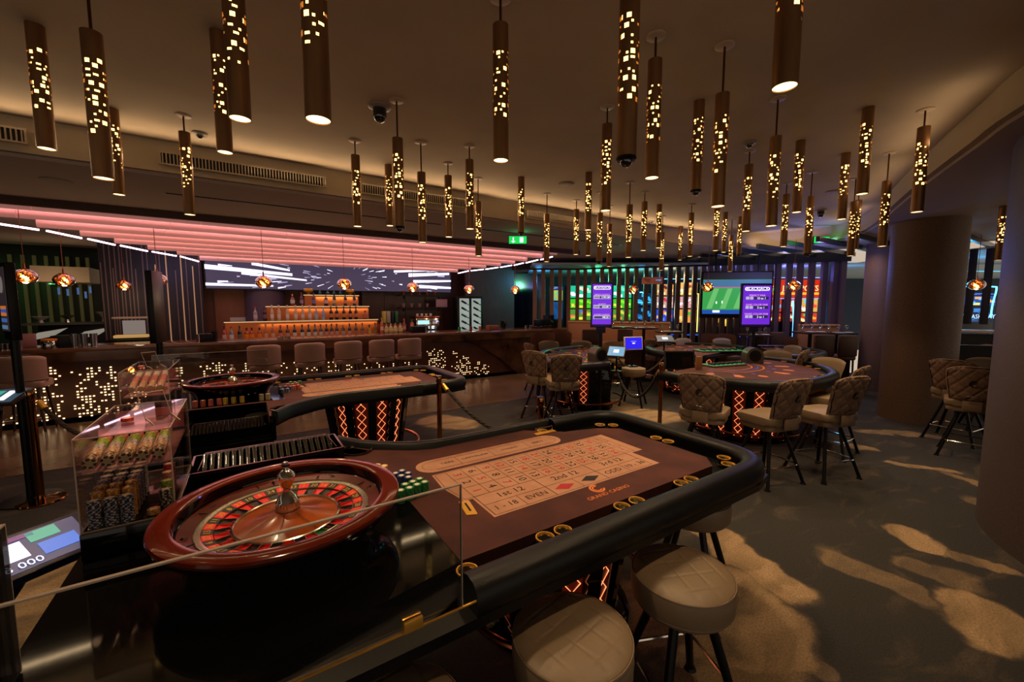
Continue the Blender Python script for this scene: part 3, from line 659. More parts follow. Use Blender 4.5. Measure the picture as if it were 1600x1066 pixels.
    P('cabinet', B().box((-.10, 2.33, .40), (.80, .56, .50), bev=.01), M_gloss); P('tray_shelf', B().box(((rl+.46)/2, 2.49, .665), (.46-rl, .66, .03)), M_gloss); P('recess_side', B().box((.47, 2.49, .74), (.02, .64, .16)), M_gloss); P('recess_front', B().box(((rl+.46)/2, 2.19, .74), (.46-rl, .02, .16)), M_gloss)
    P('cabinet_leg', B().cyl((.36, 2.35, 0), (.36, 2.35, .78), .05, .085, 20), mat('grey_metal', '6a655c', .3, 1))
    P('card_slot', B().box((-.06, 2.615, .43), (.2, .012, .022)), M_chrome); b = B(); b.sph((.0, 2.613, .63), .006, 8); P('indicator', b, glow('red_led', 'ff2020', 12), label='small red indicator light')
    return t
T1 = roulette_table((1.45, 1.78), False, 'large roulette table in the foreground with brown felt and black padded rail', -.27)
T2 = roulette_table((1.15, 4.77), True, 'second roulette table behind, in front of the bar', -.14)

# ------------------------------------------------------------------ roulette wheels
M_rim = mat('glossy_mahogany', '4a1005', .12, coat=.3, spec=.3, noise=.5, nscale=3, col2='5c1a08', stretch=(1, 1, 4))
M_stator = mat('mahogany_track', '3a0c04', .3, spec=.22, noise=.4, nscale=4, col2='521808'); M_cone = mat('cone_wood', '6a2a0a', .22, coat=.15, noise=.8, nscale=7, col2='93420f', stretch=(1, 1, .4))
M_red = mat('tile_red', 'd01212', .4); M_blk = mat('tile_black', '0c0c0c', .4); M_grn = mat('tile_green', '0f7a2c', .3, coat=.4); M_numgold = mat('number_gold', 'c8a230', .5)
ORDER = [0, 32, 15, 19, 4, 21, 2, 25, 17, 34, 6, 27, 13, 36, 11, 30, 8, 23, 10, 5, 24, 16, 33, 1, 20, 14, 31, 9, 22, 18, 29, 7, 28, 12, 35, 3, 26]
def roulette_wheel(loc, a1, label):
    """a1: angle of number 1; heights are relative to the table top at .852"""
    t = thing('roulette', label, 'roulette wheel', (*loc, .852)); z = lambda v: v-.852
    L = lambda name, prof, m, n=72, ang=40: part(name, B().lathe([(r, z(h)) for r, h in prof], n), m, t, ang=ang)
    L('bowl', [(0, .853), (.295, .853), (.305, .87), (.318, .91), (.345, .945), (.380, .975), (.396, .992), (.402, 1.005), (.402, 1.012)], M_gloss)
    L('rim', [(.402, 1.010), (.404, 1.018), (.400, 1.026), (.392, 1.029), (.350, 1.029), (.340, 1.026), (.337, 1.018)], M_rim)
    L('ball_track', [(.337, 1.02), (.336, .995), (.333, .985), (.326, .983)], M_gloss)
    L('stator', [(.328, .984), (.286, .970)], M_stator)
    L('metal_ring', [(.287, .969), (.285, .973), (.280, .974), (.264, .969), (.262, .965)], mat('brushed_steel', 'b8ae9e', .22, 1))
    b = B(); b.box((.031/2+.29, 0, z(.979)), (.042, .003, .003)); me = b.mesh('joint', M_black)
    for i in range(8): link('joint', me, t, rot=(0, 0, i*PI/4+.3))
    b = B(); v = [(.018, 0), (0, .006), (-.018, 0), (0, -.006)]
    b.b.faces.ensure_lookup_table(); top = b.b.verts.new((0, 0, .008)); ring = [b.b.verts.new((x, y, 0)) for x, y in v]
    for i in range(4): b.b.faces.new((ring[i], ring[(i+1) % 4], top))
    me = b.mesh('deflector', M_chrome, 10)
    for i in range(8):
        a = i*PI/4+.1; r = .308; link('deflector', me, t, (r*math.cos(a), r*math.sin(a), z(.978)), (0, 0, a+(PI/2 if i % 2 else 0)))
    st = 2*PI/37
    def seg(r0, z0_, r1, z1_, m, nm):
        b = B(); b.lathe([(r0, z(z0_)), (r1, z(z1_))], 3, a0=-st*.485, a1=st*.485); return b.mesh(nm, m)
    tiles = {m.name: seg(.262, .967, .229, .961, m, 'number_tile') for m in (M_red, M_blk, M_grn)}
    pock = {m.name: seg(.2275, .955, .182, .944, m, 'pocket') for m in (M_red, M_blk, M_grn)}
    i1 = ORDER.index(1)
    for i, n in enumerate(ORDER):
        a = a1-(i-i1)*st; m = M_grn if n == 0 else (M_red if n in REDN else M_blk)
        o = link('number_tile', tiles[m.name], t, rot=(0, 0, a)); link('pocket', pock[m.name], t, rot=(0, 0, a))
        b = B(); text_bm(b, str(n), .029, Matrix.Translation((.2455, 0, z(.9648))) @ Matrix.Rotation(math.atan2(.006, .033)*-1, 4, 'Y') @ Matrix.Rotation(-PI/2, 4, 'Z')); part('number', b, M_numgold, o, ang=0)
    b = B(); b.box(((.2275+.182)/2, 0, z(.9535)), (.046, .0016, .010)); me = b.mesh('fret', mat('brushed_steel'))
    for i in range(37): link('fret', me, t, rot=(0, 0, a1+(i+.5)*st))
    L('fret_ring', [(.2295, .962), (.2275, .963), (.2265, .956)], mat('brushed_steel')); L('pocket_ring', [(.182, .944), (.181, .954), (.176, .957), (.171, .953), (.170, .947)], mat('brushed_steel'))
    L('cone', [(.171, .948), (.12, .957), (.06, .975), (.042, .985)], M_cone)
    b = B(); b.box((.108, 0, z(.9665)), (.12, .0025, .004), M=None); 
    for i in range(8):
        pass
    me = B(); me.poly([(.168, -.0012, z(.9495)), (.168, .0012, z(.9495)), (.05, .0012, z(.9795)), (.05, -.0012, z(.9795))]); b.b.free(); me = me.mesh('cone_joint', M_black)
    for i in range(8): link('cone_joint', me, t, (0, 0, .0035), rot=(0, 0, i*PI/4+.5))
    tu = L('turret', [(.046, .972), (.047, .978), (.042, .980), (.0385, .983), (.0385, 1.012), (.040, 1.016), (.036, 1.022), (.030, 1.036), (.018, 1.048), (.0125, 1.054), (.013, 1.066), (.022, 1.080), (.029, 1.102), (.031, 1.112), (.028, 1.120), (.017, 1.132), (.009, 1.138), (.0085, 1.144), (.014, 1.150), (.0145, 1.158), (.008, 1.165), (0, 1.166)], M_chrome, 40, 30)
    b = B()
    for i in range(24): a = i*2*PI/24; b.cyl((.0388*math.cos(a), .0388*math.sin(a), z(.984)), (.0388*math.cos(a), .0388*math.sin(a), z(1.012)), .0028, n=6)
    part('turret_ribs', b, M_chrome, tu); b = B(); b.sph((.30*math.cos(2.9), .30*math.sin(2.9), z(.985)), .008, 12); 
    b.b.free()
    return t
roulette_wheel((.106, 1.70), math.radians(71), 'large mahogany roulette wheel with chrome turret in the foreground')
roulette_wheel((-.115, 4.80), 2.2, 'smaller looking roulette wheel on the second table, behind')

# ------------------------------------------------------------------ chips
_cm = {}
def stack_mesh(n, ca, cb, inlay='d8cdb8', seed=0):
    k = (n, ca, cb, inlay)
    if k in _cm: return _cm[k]
    A = mat('chip_'+ca, ca, .5); Bm = mat('chip_'+cb, cb, .5); I = mat('chip_'+inlay, inlay, .5); b = B(); N = 18; h = .0033; rnd = random.Random(n+seed)
    ml = b.b.faces
    for i in range(n):
        off = rnd.randrange(N); z = i*h; dx, dy = rnd.uniform(-.0004, .0004), rnd.uniform(-.0004, .0004); f0 = len(b.b.faces)
        b.lathe([(0, z), (.0188, z), (.0195, z+.0005), (.0195, z+h-.0005), (.0188, z+h), (.0115, z+h), (0, z+h)] if i == n-1 else [(.0188, z), (.0195, z+.0004), (.0195, z+h-.0004), (.0188, z+h)], N, (dx, dy, 0))
        b.b.faces.ensure_lookup_table()
        for f in b.b.faces[f0:]:
            c = f.calc_center_median(); aa = int((math.atan2(c.y-dy, c.x-dx)/(2*PI)*N) % N); r = math.hypot(c.x-dx, c.y-dy)
            f.material_index = 2 if r < .0115 else (1 if (aa+off) % 3 == 0 else 0)
    me = b.mesh('chip_stack', [A, Bm, I], 30); _cm[k] = me; return me
def chips(p, n, ca, cb, label, group=None, inlay='d8cdb8', z=None):
    o = link('chip_stack', stack_mesh(n, ca, cb, inlay), None, p, (0, 0, random.random()*6)); tag(o, label, 'chips', group); return o
def chip_rows(tops, zt, n, ca, cb, nm, where, zb=.854):
    s = sorted(tops)
    for i, (x, y) in enumerate(s):
        p = at(x, y, zt); p.y = min(p.y, 4.455) if 'front edge' in where else p.y; chips((p.x, p.y, zb), n, ca, cb, f'{nm} casino chip stack, {ordn(i+1)} from left, {where}', f'{nm} chips {where}')
chip_rows([(626, 765), (639.6, 761), (651.6, 756), (663.6, 752), (633, 755.6), (645, 751.4), (655.4, 747)], .915, 18, '1c7a3c', '0c3a1e', 'green', 'beside the foreground wheel')
chip_rows([(618, 738), (628, 734), (637.5, 737.6), (627, 741.8), (638, 744)], .910, 16, '24386e', '0e1630', 'blue', 'beside the foreground wheel')
chip_rows([(589, 725.8), (600, 727.3)], .895, 12, 'c8902c', 'e0b45a', 'yellow', 'behind the foreground wheel rim')
Q = [('pink', 'c05a52', 'd88078', [(306, 623), (318, 622), (330, 621), (343, 620)]), ('yellow', 'b8902a', 'd8b84a', [(352, 621), (365, 618), (378, 616)]), ('cream', '9c8c6c', 'c0b090', [(408, 614), (418, 613)])]
for nm, ca, cb, L_ in Q: chip_rows(L_, .915, 17, ca, cb, nm, 'at front edge of the second table')
chip_rows([(438, 604), (446, 603), (454, 603), (441, 608), (449, 607)], .895, 12, '1c2c50', '8a9ac0', 'navy', 'right of the second wheel')
chip_rows([(450, 599), (457, 599), (464, 598), (459, 602), (466, 601)], .90, 13, 'b03830', 'd88070', 'red', 'right of the second wheel')
chip_rows([(454, 596), (461, 596), (468, 595)], .90, 13, '1c7a3c', '58a868', 'green', 'right of the second wheel')

# ------------------------------------------------------------------ clear chip tray
def tray(x0, x1, y0, y1, label, n=20, zz=.854):
    t = thing('chip_tray', label, 'tray', ((x0+x1)/2, (y0+y1)/2, zz)); L_ = x1-x0; D = y1-y0; b = B()
    k0 = zz-.69 if zz > .8 else 0
    b.box((0, -D/2, .045-k0/2), (L_, .01, .09+k0)); b.box((0, D/2, .045-k0/2), (L_, .01, .09+k0)); b.box((0, 0, .005-k0), (L_, D, .01))
    for s in (-1, 1): b.box((s*L_/2, 0, .045-k0/2), (.01, D, .09+k0))
    part('tray_box', b, M_gloss, t)
    b = B(); b.tube([(-L_/2+.03, -D/2+.02, .09), (-L_/2+.05, D/2-.03, .105), (L_/2-.05, D/2-.03, .105), (L_/2-.03, -D/2+.02, .09)], .003, 6); part('rim_wire', b, M_chrome, t)
    m = clear('tube_clear', 'A8B4AE', .12, .08)
    b = B(); b.lathe([(.0125, 0), (.0125, .20)], 10, a0=PI, a1=2*PI, M=Matrix.Rotation(-1.15, 4, 'X')); me = b.mesh('chip_tube', m, nrm=False)
    for i in range(n): link('chip_tube', me, t, (-L_/2+.035+(L_-.07)*(i+.5)/n, -D/2+.02, .03))
    return t
tray(-.25, .44, 2.42, 2.70, 'black tray with empty clear chip tubes behind the foreground wheel')
tray(-.42, .14, 3.80, 4.12, 'black chip tray sunk in dealer edge of the second table', zz=.685)

# ------------------------------------------------------------------ acrylic chip boxes
def roll(p0, p1, cols, label, group):
    t = thing('chip_roll', label, 'chips', p0, 0, group); d = Vector(p1)-Vector(p0); L_ = d.length; q = d.to_track_quat('Z', 'Y').to_matrix().to_4x4(); k = len(cols)
    for i, (ca, cb) in enumerate(cols):
        n = int(L_/k/.0033); me = stack_mesh(n, ca, cb, 'a89a70'); o = link('chips', me, t); o.matrix_local = q @ Matrix.Translation((0, 0, L_*i/k)) @ (Matrix.Translation((0, 0, n*.0033)) @ Matrix.Rotation(PI, 4, 'X'))
def acrylic_box(x0, x1, y0, y1, zb, z1, label, shelf):
    t = thing('acrylic_chip_box', label, 'display box', ((x0+x1)/2, (y0+y1)/2, zb)); w_ = x1-x0; d = y1-y0; h = z1-zb; k = .10 if zb < .9 else 0
    part('base', B().box((0, 0, k/2), (w_+.01, d+.01, k), bev=.004), M_gloss, t)
    e = .004
    def pane(name, c, s): part(name, B().box(c, s), M_clear, t)
    pane('front_pane', (0, -d/2, (h+k)/2), (w_, e, h-k)); pane('back_pane', (0, d/2, (h+k)/2), (w_, e, h-k)); pane('left_pane', (-w_/2, 0, (h+k)/2), (e, d, h-k)); pane('right_pane', (w_/2, 0, (h+k)/2), (e, d, h-k)); pane('lid', (0, 0, h), (w_, d, e))
    b = B(); g = .004
    for sx_ in (-1, 1):
        for sy_ in (-1, 1): b.box((sx_*w_/2, sy_*d/2, (h+k)/2), (g, g, h-k))
        b.box((sx_*w_/2, 0, h), (g, d, g)); b.box((sx_*w_/2, 0, k+.003), (g, d, g))
    for sy_ in (-1, 1): b.box((0, sy_*d/2, h), (w_, g, g)); b.box((0, sy_*d/2, k+.003), (w_, g, g*1.5))
    part('edges', b, M_edge, t)
    part('shelf', B().box((0, -.02, shelf-zb-.012), (w_-.01, d*.8, .006)), mat('pink_acrylic', 'e0a0a0', .3, alpha=.35), t)
    part('back_board', B().box((0, d/2-.05, (shelf-zb)+.05), (w_-.02, .006, .1)), mat('pink_board', 'e08a8c', .5), t)
    b = B(); b.cyl((w_/2-.02, -.0, h+.0), (w_/2-.02, -.0, h+.045), .008, n=10); b.sph((w_/2-.02, 0, h+.045), .009, 10); part('latch', b, clear('acrylic'), t)
    return t
acrylic_box(-.505, -.25, 1.95, 2.52, .854, 1.29, 'front clear acrylic chip box on black base beside the big wheel', 1.17)
RC = [('3a3020', 'c8a888'), ('a88058', 'd8c8b0'), ('c0b8b0', '58506a'), ('6a9020', 'b0b83c'), ('c07868', 'd89888')]
for i in range(5):
    x = -.477+.0465*i; roll((x, 1.98, 1.192), (x+.0, 2.21, 1.222), RC, f'mixed colour roll of chips, {ordn(i+1)} from left on the upper shelf of the front box', 'chip rolls in the front acrylic box')
SC = {0: ('20305c', 'b8b8a8'), 1: ('a8722c', 'd8a858'), 2: ('a8722c', 'e0b468'), 3: ('686478', 'c8b8b0'), 4: ('686478', 'b0a0a0'), 5: ('58584c', 'a8a898'), 6: ('8c8c80', 'c8c8b8')}
q = 0
for r in range(7):
    for c in range(3):
        ca, cb = SC[r]; n = (30, 34, 36, 38, 38, 40, 40)[r]
        if c == 0 and r == 0: pass
        q += 1
        chips((-.475+.043*c, 1.985+.045*r, .957), n, ca, cb, f'{("blue and white", "gold", "gold", "grey", "grey", "olive", "pale")[r]} chip stack inside the front box, row {ordn(r+1)}, {("left", "middle", "right")[c]}', 'chip stacks inside the front acrylic box', 'e0c8a8')
chips((-.32, 2.0, .957), 6, 'a8722c', 'e0b468', 'low gold chip stack at front right inside the front box', inlay='e0c8a8')
for i, (ca, cb, n) in enumerate((('2a2826', 'c8c0b0', 20), ('6a9020', 'b0b83c', 26), ('b06050', 'd8a090', 32), ('a02828', 'd06058', 38))):
    chips((-.29, 2.06+.045*i, .957), n, ca, cb, f'{("black", "lime", "pink", "red")[i]} chip stack at the right inside the front box', inlay='d8c8b8')
acrylic_box(-.70, -.45, 3.63, 4.28, .854, 1.30, 'rear clear acrylic chip box, on the second table', 1.14)
for i in range(4):
    x = -.66+.05*i; roll((x, 3.72, 1.17), (x, 4.05, 1.24), [('a87858', 'd8b898'), ('b05848', 'c88070'), ('a8a090', 'd8d0c0')], f'muted roll of chips, {ordn(i+1)} from left in the rear box', 'chip rolls in the rear acrylic box')
def holder(x, y, z, rz, label):
    t = thing('acrylic_card_holder', label, 'holder', (x, y, z), rz)
    R_ = Matrix.Rotation(.75, 4, 'X')
    part('back', B().box((0, 0, .06), (.085, .004, .12), M=Matrix.Rotation(-.55, 4, 'X')), M_clear, t); part('tray', B().box((0, -.03, .01), (.085, .07, .004), M=Matrix.Rotation(.25, 4, 'X')), M_clear, t)
    b = B()
    for s in (-1, 1): b.box((s*.042, 0, .06), (.002, .003, .12), M=Matrix.Rotation(-.55, 4, 'X')); b.box((s*.042, -.03, .01), (.003, .07, .005), M=Matrix.Rotation(.25, 4, 'X'))
    b.box((0, 0, .12), (.085, .006, .003), M=Matrix.Rotation(-.55, 4, 'X')); part('rims', b, M_edge, t); return t
holder(-.30, 2.12, 1.293, .5, 'tilted clear holder on top of the front acrylic box'); holder(-.55, 3.85, 1.303, .6, 'tilted clear holder on top of the rear acrylic box')
for (x, y, z, l) in ((-.40, 2.15, 1.293, 'front'), (-.62, 3.85, 1.303, 'rear')): chips((x, y, z), 4, 'b02820', 'e05040', f'short red chip stack lying on top of the {l} acrylic box')

# ------------------------------------------------------------------ glass shields
def shield(y, x0, x1, z1, side, label, s=1, xc=.353):
    t = thing('glass_shield', label, 'glass shield', ((x0+x1)/2, y, .855)); w_ = x1-x0; h = z1-.855
    part('pane', B().box((0, 0, h/2), (w_, .008, h)), M_pane, t)
    b = B(); b.box((0, 0, h), (w_, .009, .004)); b.box((w_/2, 0, h/2), (.003, .009, h)); b.box((-w_/2, 0, h/2), (.003, .009, h)); part('polished_edge', b, M_edge, t)
    if side:
        part('side_pane', B().box((-w_/2, .2*s, h/2), (.008, .39, h)), M_pane, t); b = B(); b.box((-w_/2, .395*s, h/2), (.009, .003, h)); b.box((-w_/2, .2*s, h), (.009, .39, .004)); part('side_edge', b, M_edge, t)
    for x in (xc,)+((x0+.25,) if w_ > .9 else ()):
        b = B(); b.box((x-(x0+x1)/2, -.007*s, .012), (.054, .008, .034), bev=.002); b.box((x-(x0+x1)/2, .007*s, .012), (.054, .008, .034), bev=.002); part('gold_clamp', b, M_gold, t)
shield(1.042, -.5, .505, 1.23, True, 'clear glass shield with gold clamp along near edge of the front table')
shield(5.50, -.8, .22, 1.23, False, 'clear glass shield behind the second roulette wheel', -1, .0)
# ------------------------------------------------------------------ stanchions and ropes
def stanchion(x, y, label):
    t = thing('rope_stanchion', label, 'barrier post', (x, y, 0), 0, 'polished copper barrier posts')
    m = mat('polished_copper_bronze', 'a8703c', .1, 1)
    part('base', B().lathe([(0, 0), (.16, 0), (.162, .008), (.155, .016), (.04, .026), (0, .026)], 40), m, t); part('post', B().cyl((0, 0, .02), (0, 0, .93), .0255, n=24), m, t)
    part('collar', B().lathe([(.026, .905), (.036, .91), (.036, .918), (.026, .922)], 24), m, t); part('cap', B().lathe([(.0275, .93), (.03, .935), (.03, .995), (.027, 1.0), (0, 1.0)], 24), m, t)
    b = B(); b.tube([(.026, 0, .915), (.05, 0, .922), (.055, 0, .905), (.045, 0, .893)], .004, 6); part('hook', b, m, t); return t
stanchion(-1.585, 5.25, 'copper barrier post with round foot at the left edge'); stanchion(1.70, 4.00, 'copper barrier post beside right end of the second roulette table'); stanchion(4.50, 3.33, 'copper barrier post between the two blackjack tables'); stanchion(2.0, 2.62, 'copper barrier post whose top shows behind the front table corner')
def rope(p0, p1, sag, label, r=.019):
    p0 = Vector(p0); p1 = Vector(p1); t = thing('barrier_rope', label, 'rope', (p0+p1)/2, 0, 'twisted dark barrier ropes'); o = (p0+p1)/2; n = 48; M_rope = mat('rope_brown', '2a2018', .8)
    c = [p0.lerp(p1, i/n)-Vector((0, 0, 4*sag*(i/n)*(1-i/n))) for i in range(n+1)]
    for k in range(3):
        pts = []
        for i, q in enumerate(c):
            a = i*.85+k*2*PI/3; d = (p1-p0).normalized(); s = d.cross(Vector((0, 0, 1))).normalized(); pts.append(q-o+s*math.cos(a)*r*.5+Vector((0, 0, 1))*math.sin(a)*r*.5)
        b = B(); b.tube(pts, r*.62, 6); part('strand', b, M_rope, t)
    for e, q in ((p0, c[1]), (p1, c[-2])):
        b = B(); b.cyl(e-o, e-o+(q-e).normalized()*.09, .021, .024, n=12); part('end_cap', b, M_gold, t)
rope((-1.54, 5.25, .90), (-.75, 4.5, .80), .25, 'dark twisted rope falling from the left edge barrier post')
rope((1.745, 4.0, .90), (2.05, 2.9, .55), .12, 'dark twisted rope falling from the post by the second table')
rope((4.75, 4.35, .80), (4.52, 3.37, .90), .42, 'dark twisted rope hanging between left blackjack table and copper post')
rope((5.45, 5.0, .88), (6.4, 4.6, .90), .36, 'dark twisted rope hanging below the blue monitor')

# ------------------------------------------------------------------ quilted casino chairs
def chair_proto():
    t = thing('casino_chair', 'x', 'chair', (0, 0, 0), 0, 'quilted taupe casino chairs around the gaming tables')
    # faces +Y; back at -Y
    b = B(); b.prism(rounded([(-.215, -.2), (.215, -.2), (.235, .19), (-.235, .19)], .07, 5), .60, .675, .018); part('seat', b, M_tan, t)
    part('seat_base', B().prism(rounded([(-.20, -.19), (.20, -.19), (.215, .17), (-.215, .17)], .06, 5), .545, .60, .012), mat('tan_leather_dark', '7c6650', .5), t)
    def fb(side):
        def f(u, v):
            x = (u-.5); wdt = .37+.075*min(1, v*1.5); z = .665+v*.41-(.05*abs(2*x)**3 if v > .6 else 0)*max(0, (v-.6)/.4)
            y = -.20-.10*v+.10*(2*x)**2*.5
            th = .034*math.sqrt(max(0, 1-abs(2*x)**6))*math.sqrt(max(0, 1-abs(2*v-1)**8))
            y += side*th
            if side < 0:
                p, q_ = (x*wdt)/.125, (v*.41)/.15; g = min(abs((p+q_) % 1-.5), abs((p-q_) % 1-.5)); y += .014*math.exp(-(g/.07)**2)*(1 if th > .012 else 0)
            return (x*wdt, y, z)
        return f
    b = B(); b.grid(fb(-1), 36, 36); part('back_shell', b, M_fabric, t, ang=80, label='diamond quilted taupe back'); b = B(); b.grid(fb(1), 16, 16); part('back_cushion', b, M_tan, t, ang=80)
    f = fb(-1); pts = [f(.03, v/12) for v in range(1, 12)]+[f(u/12, .97) for u in range(1, 12)]+[f(.97, 1-v/12) for v in range(1, 12)]
    b = B(); b.tube([Vector(p)+Vector((0, -.002, 0)) for p in pts], .0045, 5); part('piping', b, M_leather, t)
    b = B(); c = Vector(f(.5, .52))+Vector((0, -.006, 0)); mt = frameM(c, (1, 0, 0), (0, -.24, .97))
    for r0, s0, s1 in ((.034, .9, 5.6), (.017, 1.2, 4.2)):
        b.tube([mt @ Vector((r0*math.cos(s0+(s1-s0)*i/14), r0*math.sin(s0+(s1-s0)*i/14), 0)) for i in range(15)], .005 if r0 > .02 else .004, 5)
    part('emblem', b, M_black, t, label='dark round emblem on the back')
    b = B(); b.tube([(-.055, -.235, .70), (-.055, -.285, .74), (.055, -.285, .74), (.055, -.235, .70)], .005, 6); part('handle', b, M_chrome, t)
    part('bracket', B().box((0, -.225, .62), (.15, .02, .11), bev=.006), mat('tan_leather_dark'), t)
    lg = [(-1, -1), (1, -1), (1, 1), (-1, 1)]
    for sx_, sy_ in lg:
        b = B(); b.cyl((sx_*.085, sy_*.085, .55), (sx_*.235, sy_*.215, .012), .0165, .0155, n=12); b.cyl((sx_*.235, sy_*.215, 0), (sx_*.235, sy_*.215, .014), .028, .022, n=14); part('leg', b, M_black, t)
    b = B(); k = [(s*.19, s2*.177, .19) for s, s2 in lg]; b.tube(rounded([p[:2] for p in k], .05, 4) and [(x, y, .19) for x, y in rounded([(p[0]*1.06, p[1]*1.06) for p in k], .05, 4)], .008, 6, closed=True); part('foot_ring', b, M_chrome, t)
    return t
CH = chair_proto(); first = [True]
def chair(x, y, ang, label, z=0, sz=1):
    """ang: heading the sitter faces, degrees"""
    rz = math.radians(ang-90)
    if first[0]: first[0] = False; CH.location = (x, y, z); CH.rotation_euler = (0, 0, rz); CH['label'] = label; return CH
    r = dup(CH, (x, y, z), rz, label); r.scale = (1, 1, sz); return r
def chb(px, py, ang, label, z=1.06, off=.27):
    if off < .26: z = .98; off = .3
    """place a chair so that the middle of its back top sits where it was surveyed"""
    p = at(px, py, z); a = math.radians(ang); chair(p.x+off*math.cos(a), p.y+off*math.sin(a), ang, label, 0, .925 if z < 1 else 1)
chb(1095, 585, 22, 'quilted chair with a round emblem, left of the right hand blackjack table')
chb(1247, 593, 76, 'quilted chair seen from behind at near side of the right hand blackjack table')
chb(1337, 589, 72, 'quilted chair turned sideways, right of the nearest chair at the right blackjack table')
chb(1350, 573, 92, 'quilted chair half hidden behind the sideways chair, nearest the middle column')
chb(1298, 560, 170, 'chair facing us at the right tip of the right hand blackjack table', off=.2)
chb(1212, 548, 225, 'chair behind the right hand blackjack table, only its tan back top shows', off=.2)
chb(1243, 541, 150, 'tan chair farther back, beside the purple lit table edge', off=.2)
chb(1259, 547, 100, 'quilted chair seen edge on just behind the purple lit table edge')
chb(832, 549, 20, 'quilted chair at the left end of the left hand blackjack table')
chb(886, 555, 62, 'quilted chair seen from behind at the near side of the left hand blackjack table')
chb(824, 537, -5, 'chair behind the leftmost quilted chair at the left blackjack table', off=.25)
chb(856, 533, 250, 'tan chair facing us at far left of the left hand blackjack table', off=.2)
chb(907, 533, 240, 'tan chair facing us behind the middle of the left hand blackjack table', off=.2)
chb(962, 533, 215, 'tan chair facing us behind the blue monitor', off=.2)
chb(1018, 531, 10, 'tan chair at left end of the middle card table with green chips', off=.2)
chb(1065, 529, 255, 'tan chair behind the middle card table, left one', off=.2)
chb(1125, 529, 245, 'tan chair behind the middle card table, right one', off=.2)
chb(1488, 563, -8, 'quilted chair at far right, left one of the group before the dark counter')
chb(1525, 575, 8, 'quilted chair at far right seen from behind, cut by the huge column')
chb(1542, 560, 200, 'tan chair at far right facing us before the round counter emblem', off=.2)
p_stool = at(990, 576, .64)

# ------------------------------------------------------------------ bar stools
def bar_stool_proto():
    t = thing('bar_stool', 'x', 'bar stool', (0, 0, 0), 0, 'brown leather bar stools along the bar')
    def f(s):
        def g(u, v):
            a = (u-.5)*2.2; r = .245+s; z = .74+.34*v-.03*abs(2*u-1)**4*(1 if v > .5 else 0); 
            return (r*math.sin(a)*1.02, -.0+.02-r*math.cos(a)*(.86+.06*v), z+(.0 if s else 0))
        return g
    b = B(); b.grid(f(.02), 20, 8); b.grid(f(-.02), 20, 8); 
    for v in (0, 1): b.grid(lambda u, w_, v=v: tuple(Vector(f(-.02)(u, v)).lerp(Vector(f(.02)(u, v)), w_)+Vector((0, 0, (.012 if v else -.008)*math.sin(PI*w_)))), 20, 4)
    for u in (0, 1): b.grid(lambda v, w_, u=u: tuple(Vector(f(-.02)(u, v)).lerp(Vector(f(.02)(u, v)), w_)), 8, 2)
    bmesh.ops.remove_doubles(b.b, verts=b.b.verts, dist=.001); part('backrest', b, M_brownleather, t, ang=60)
    b = B(); b.tube([Vector(f(.028)(i/20, .1)) for i in range(21)], .008, 6); part('welt', b, mat('tan_leather_dark'), t)
    part('seat', B().prism(rounded([(-.22, -.2), (.22, -.2), (.23, .2), (-.23, .2)], .09, 5), .67, .755, .02), M_brownleather, t)
    for sx_, sy_ in ((-1, -1), (1, -1), (1, 1), (-1, 1)):
        b = B(); b.cyl((sx_*.15, sy_*.14, .68), (sx_*.20, sy_*.20, .05), .018, .013, n=10); g = part('leg', b, M_wood, t); part('ferrule', B().cyl((sx_*.20, sy_*.20, .08), (sx_*.204, sy_*.204, 0), .0135, .012, n=10), M_chrome, g)
    b = B(); b.tube([(-.185, -.185, .27), (.185, -.185, .27), (.185, .185, .27), (-.185, .185, .27)], .007, 6, closed=True); part('foot_ring', b, M_chrome, t); return t
bs = bar_stool_proto()
for i, px in enumerate((413, 486, 547, 600, 644, 20)):
    p = aty(px, 545, 7.72); lab_ = (f'brown leather bar stool, {ordn(i+1)} from left of the five in the middle' if i < 5 else 'brown leather bar stool alone at the left edge of the bar')
    if i == 0: bs.location = (p.x, 7.95, 0); bs['label'] = lab_
    else: dup(bs, (p.x, 7.95, 0), 0, lab_)

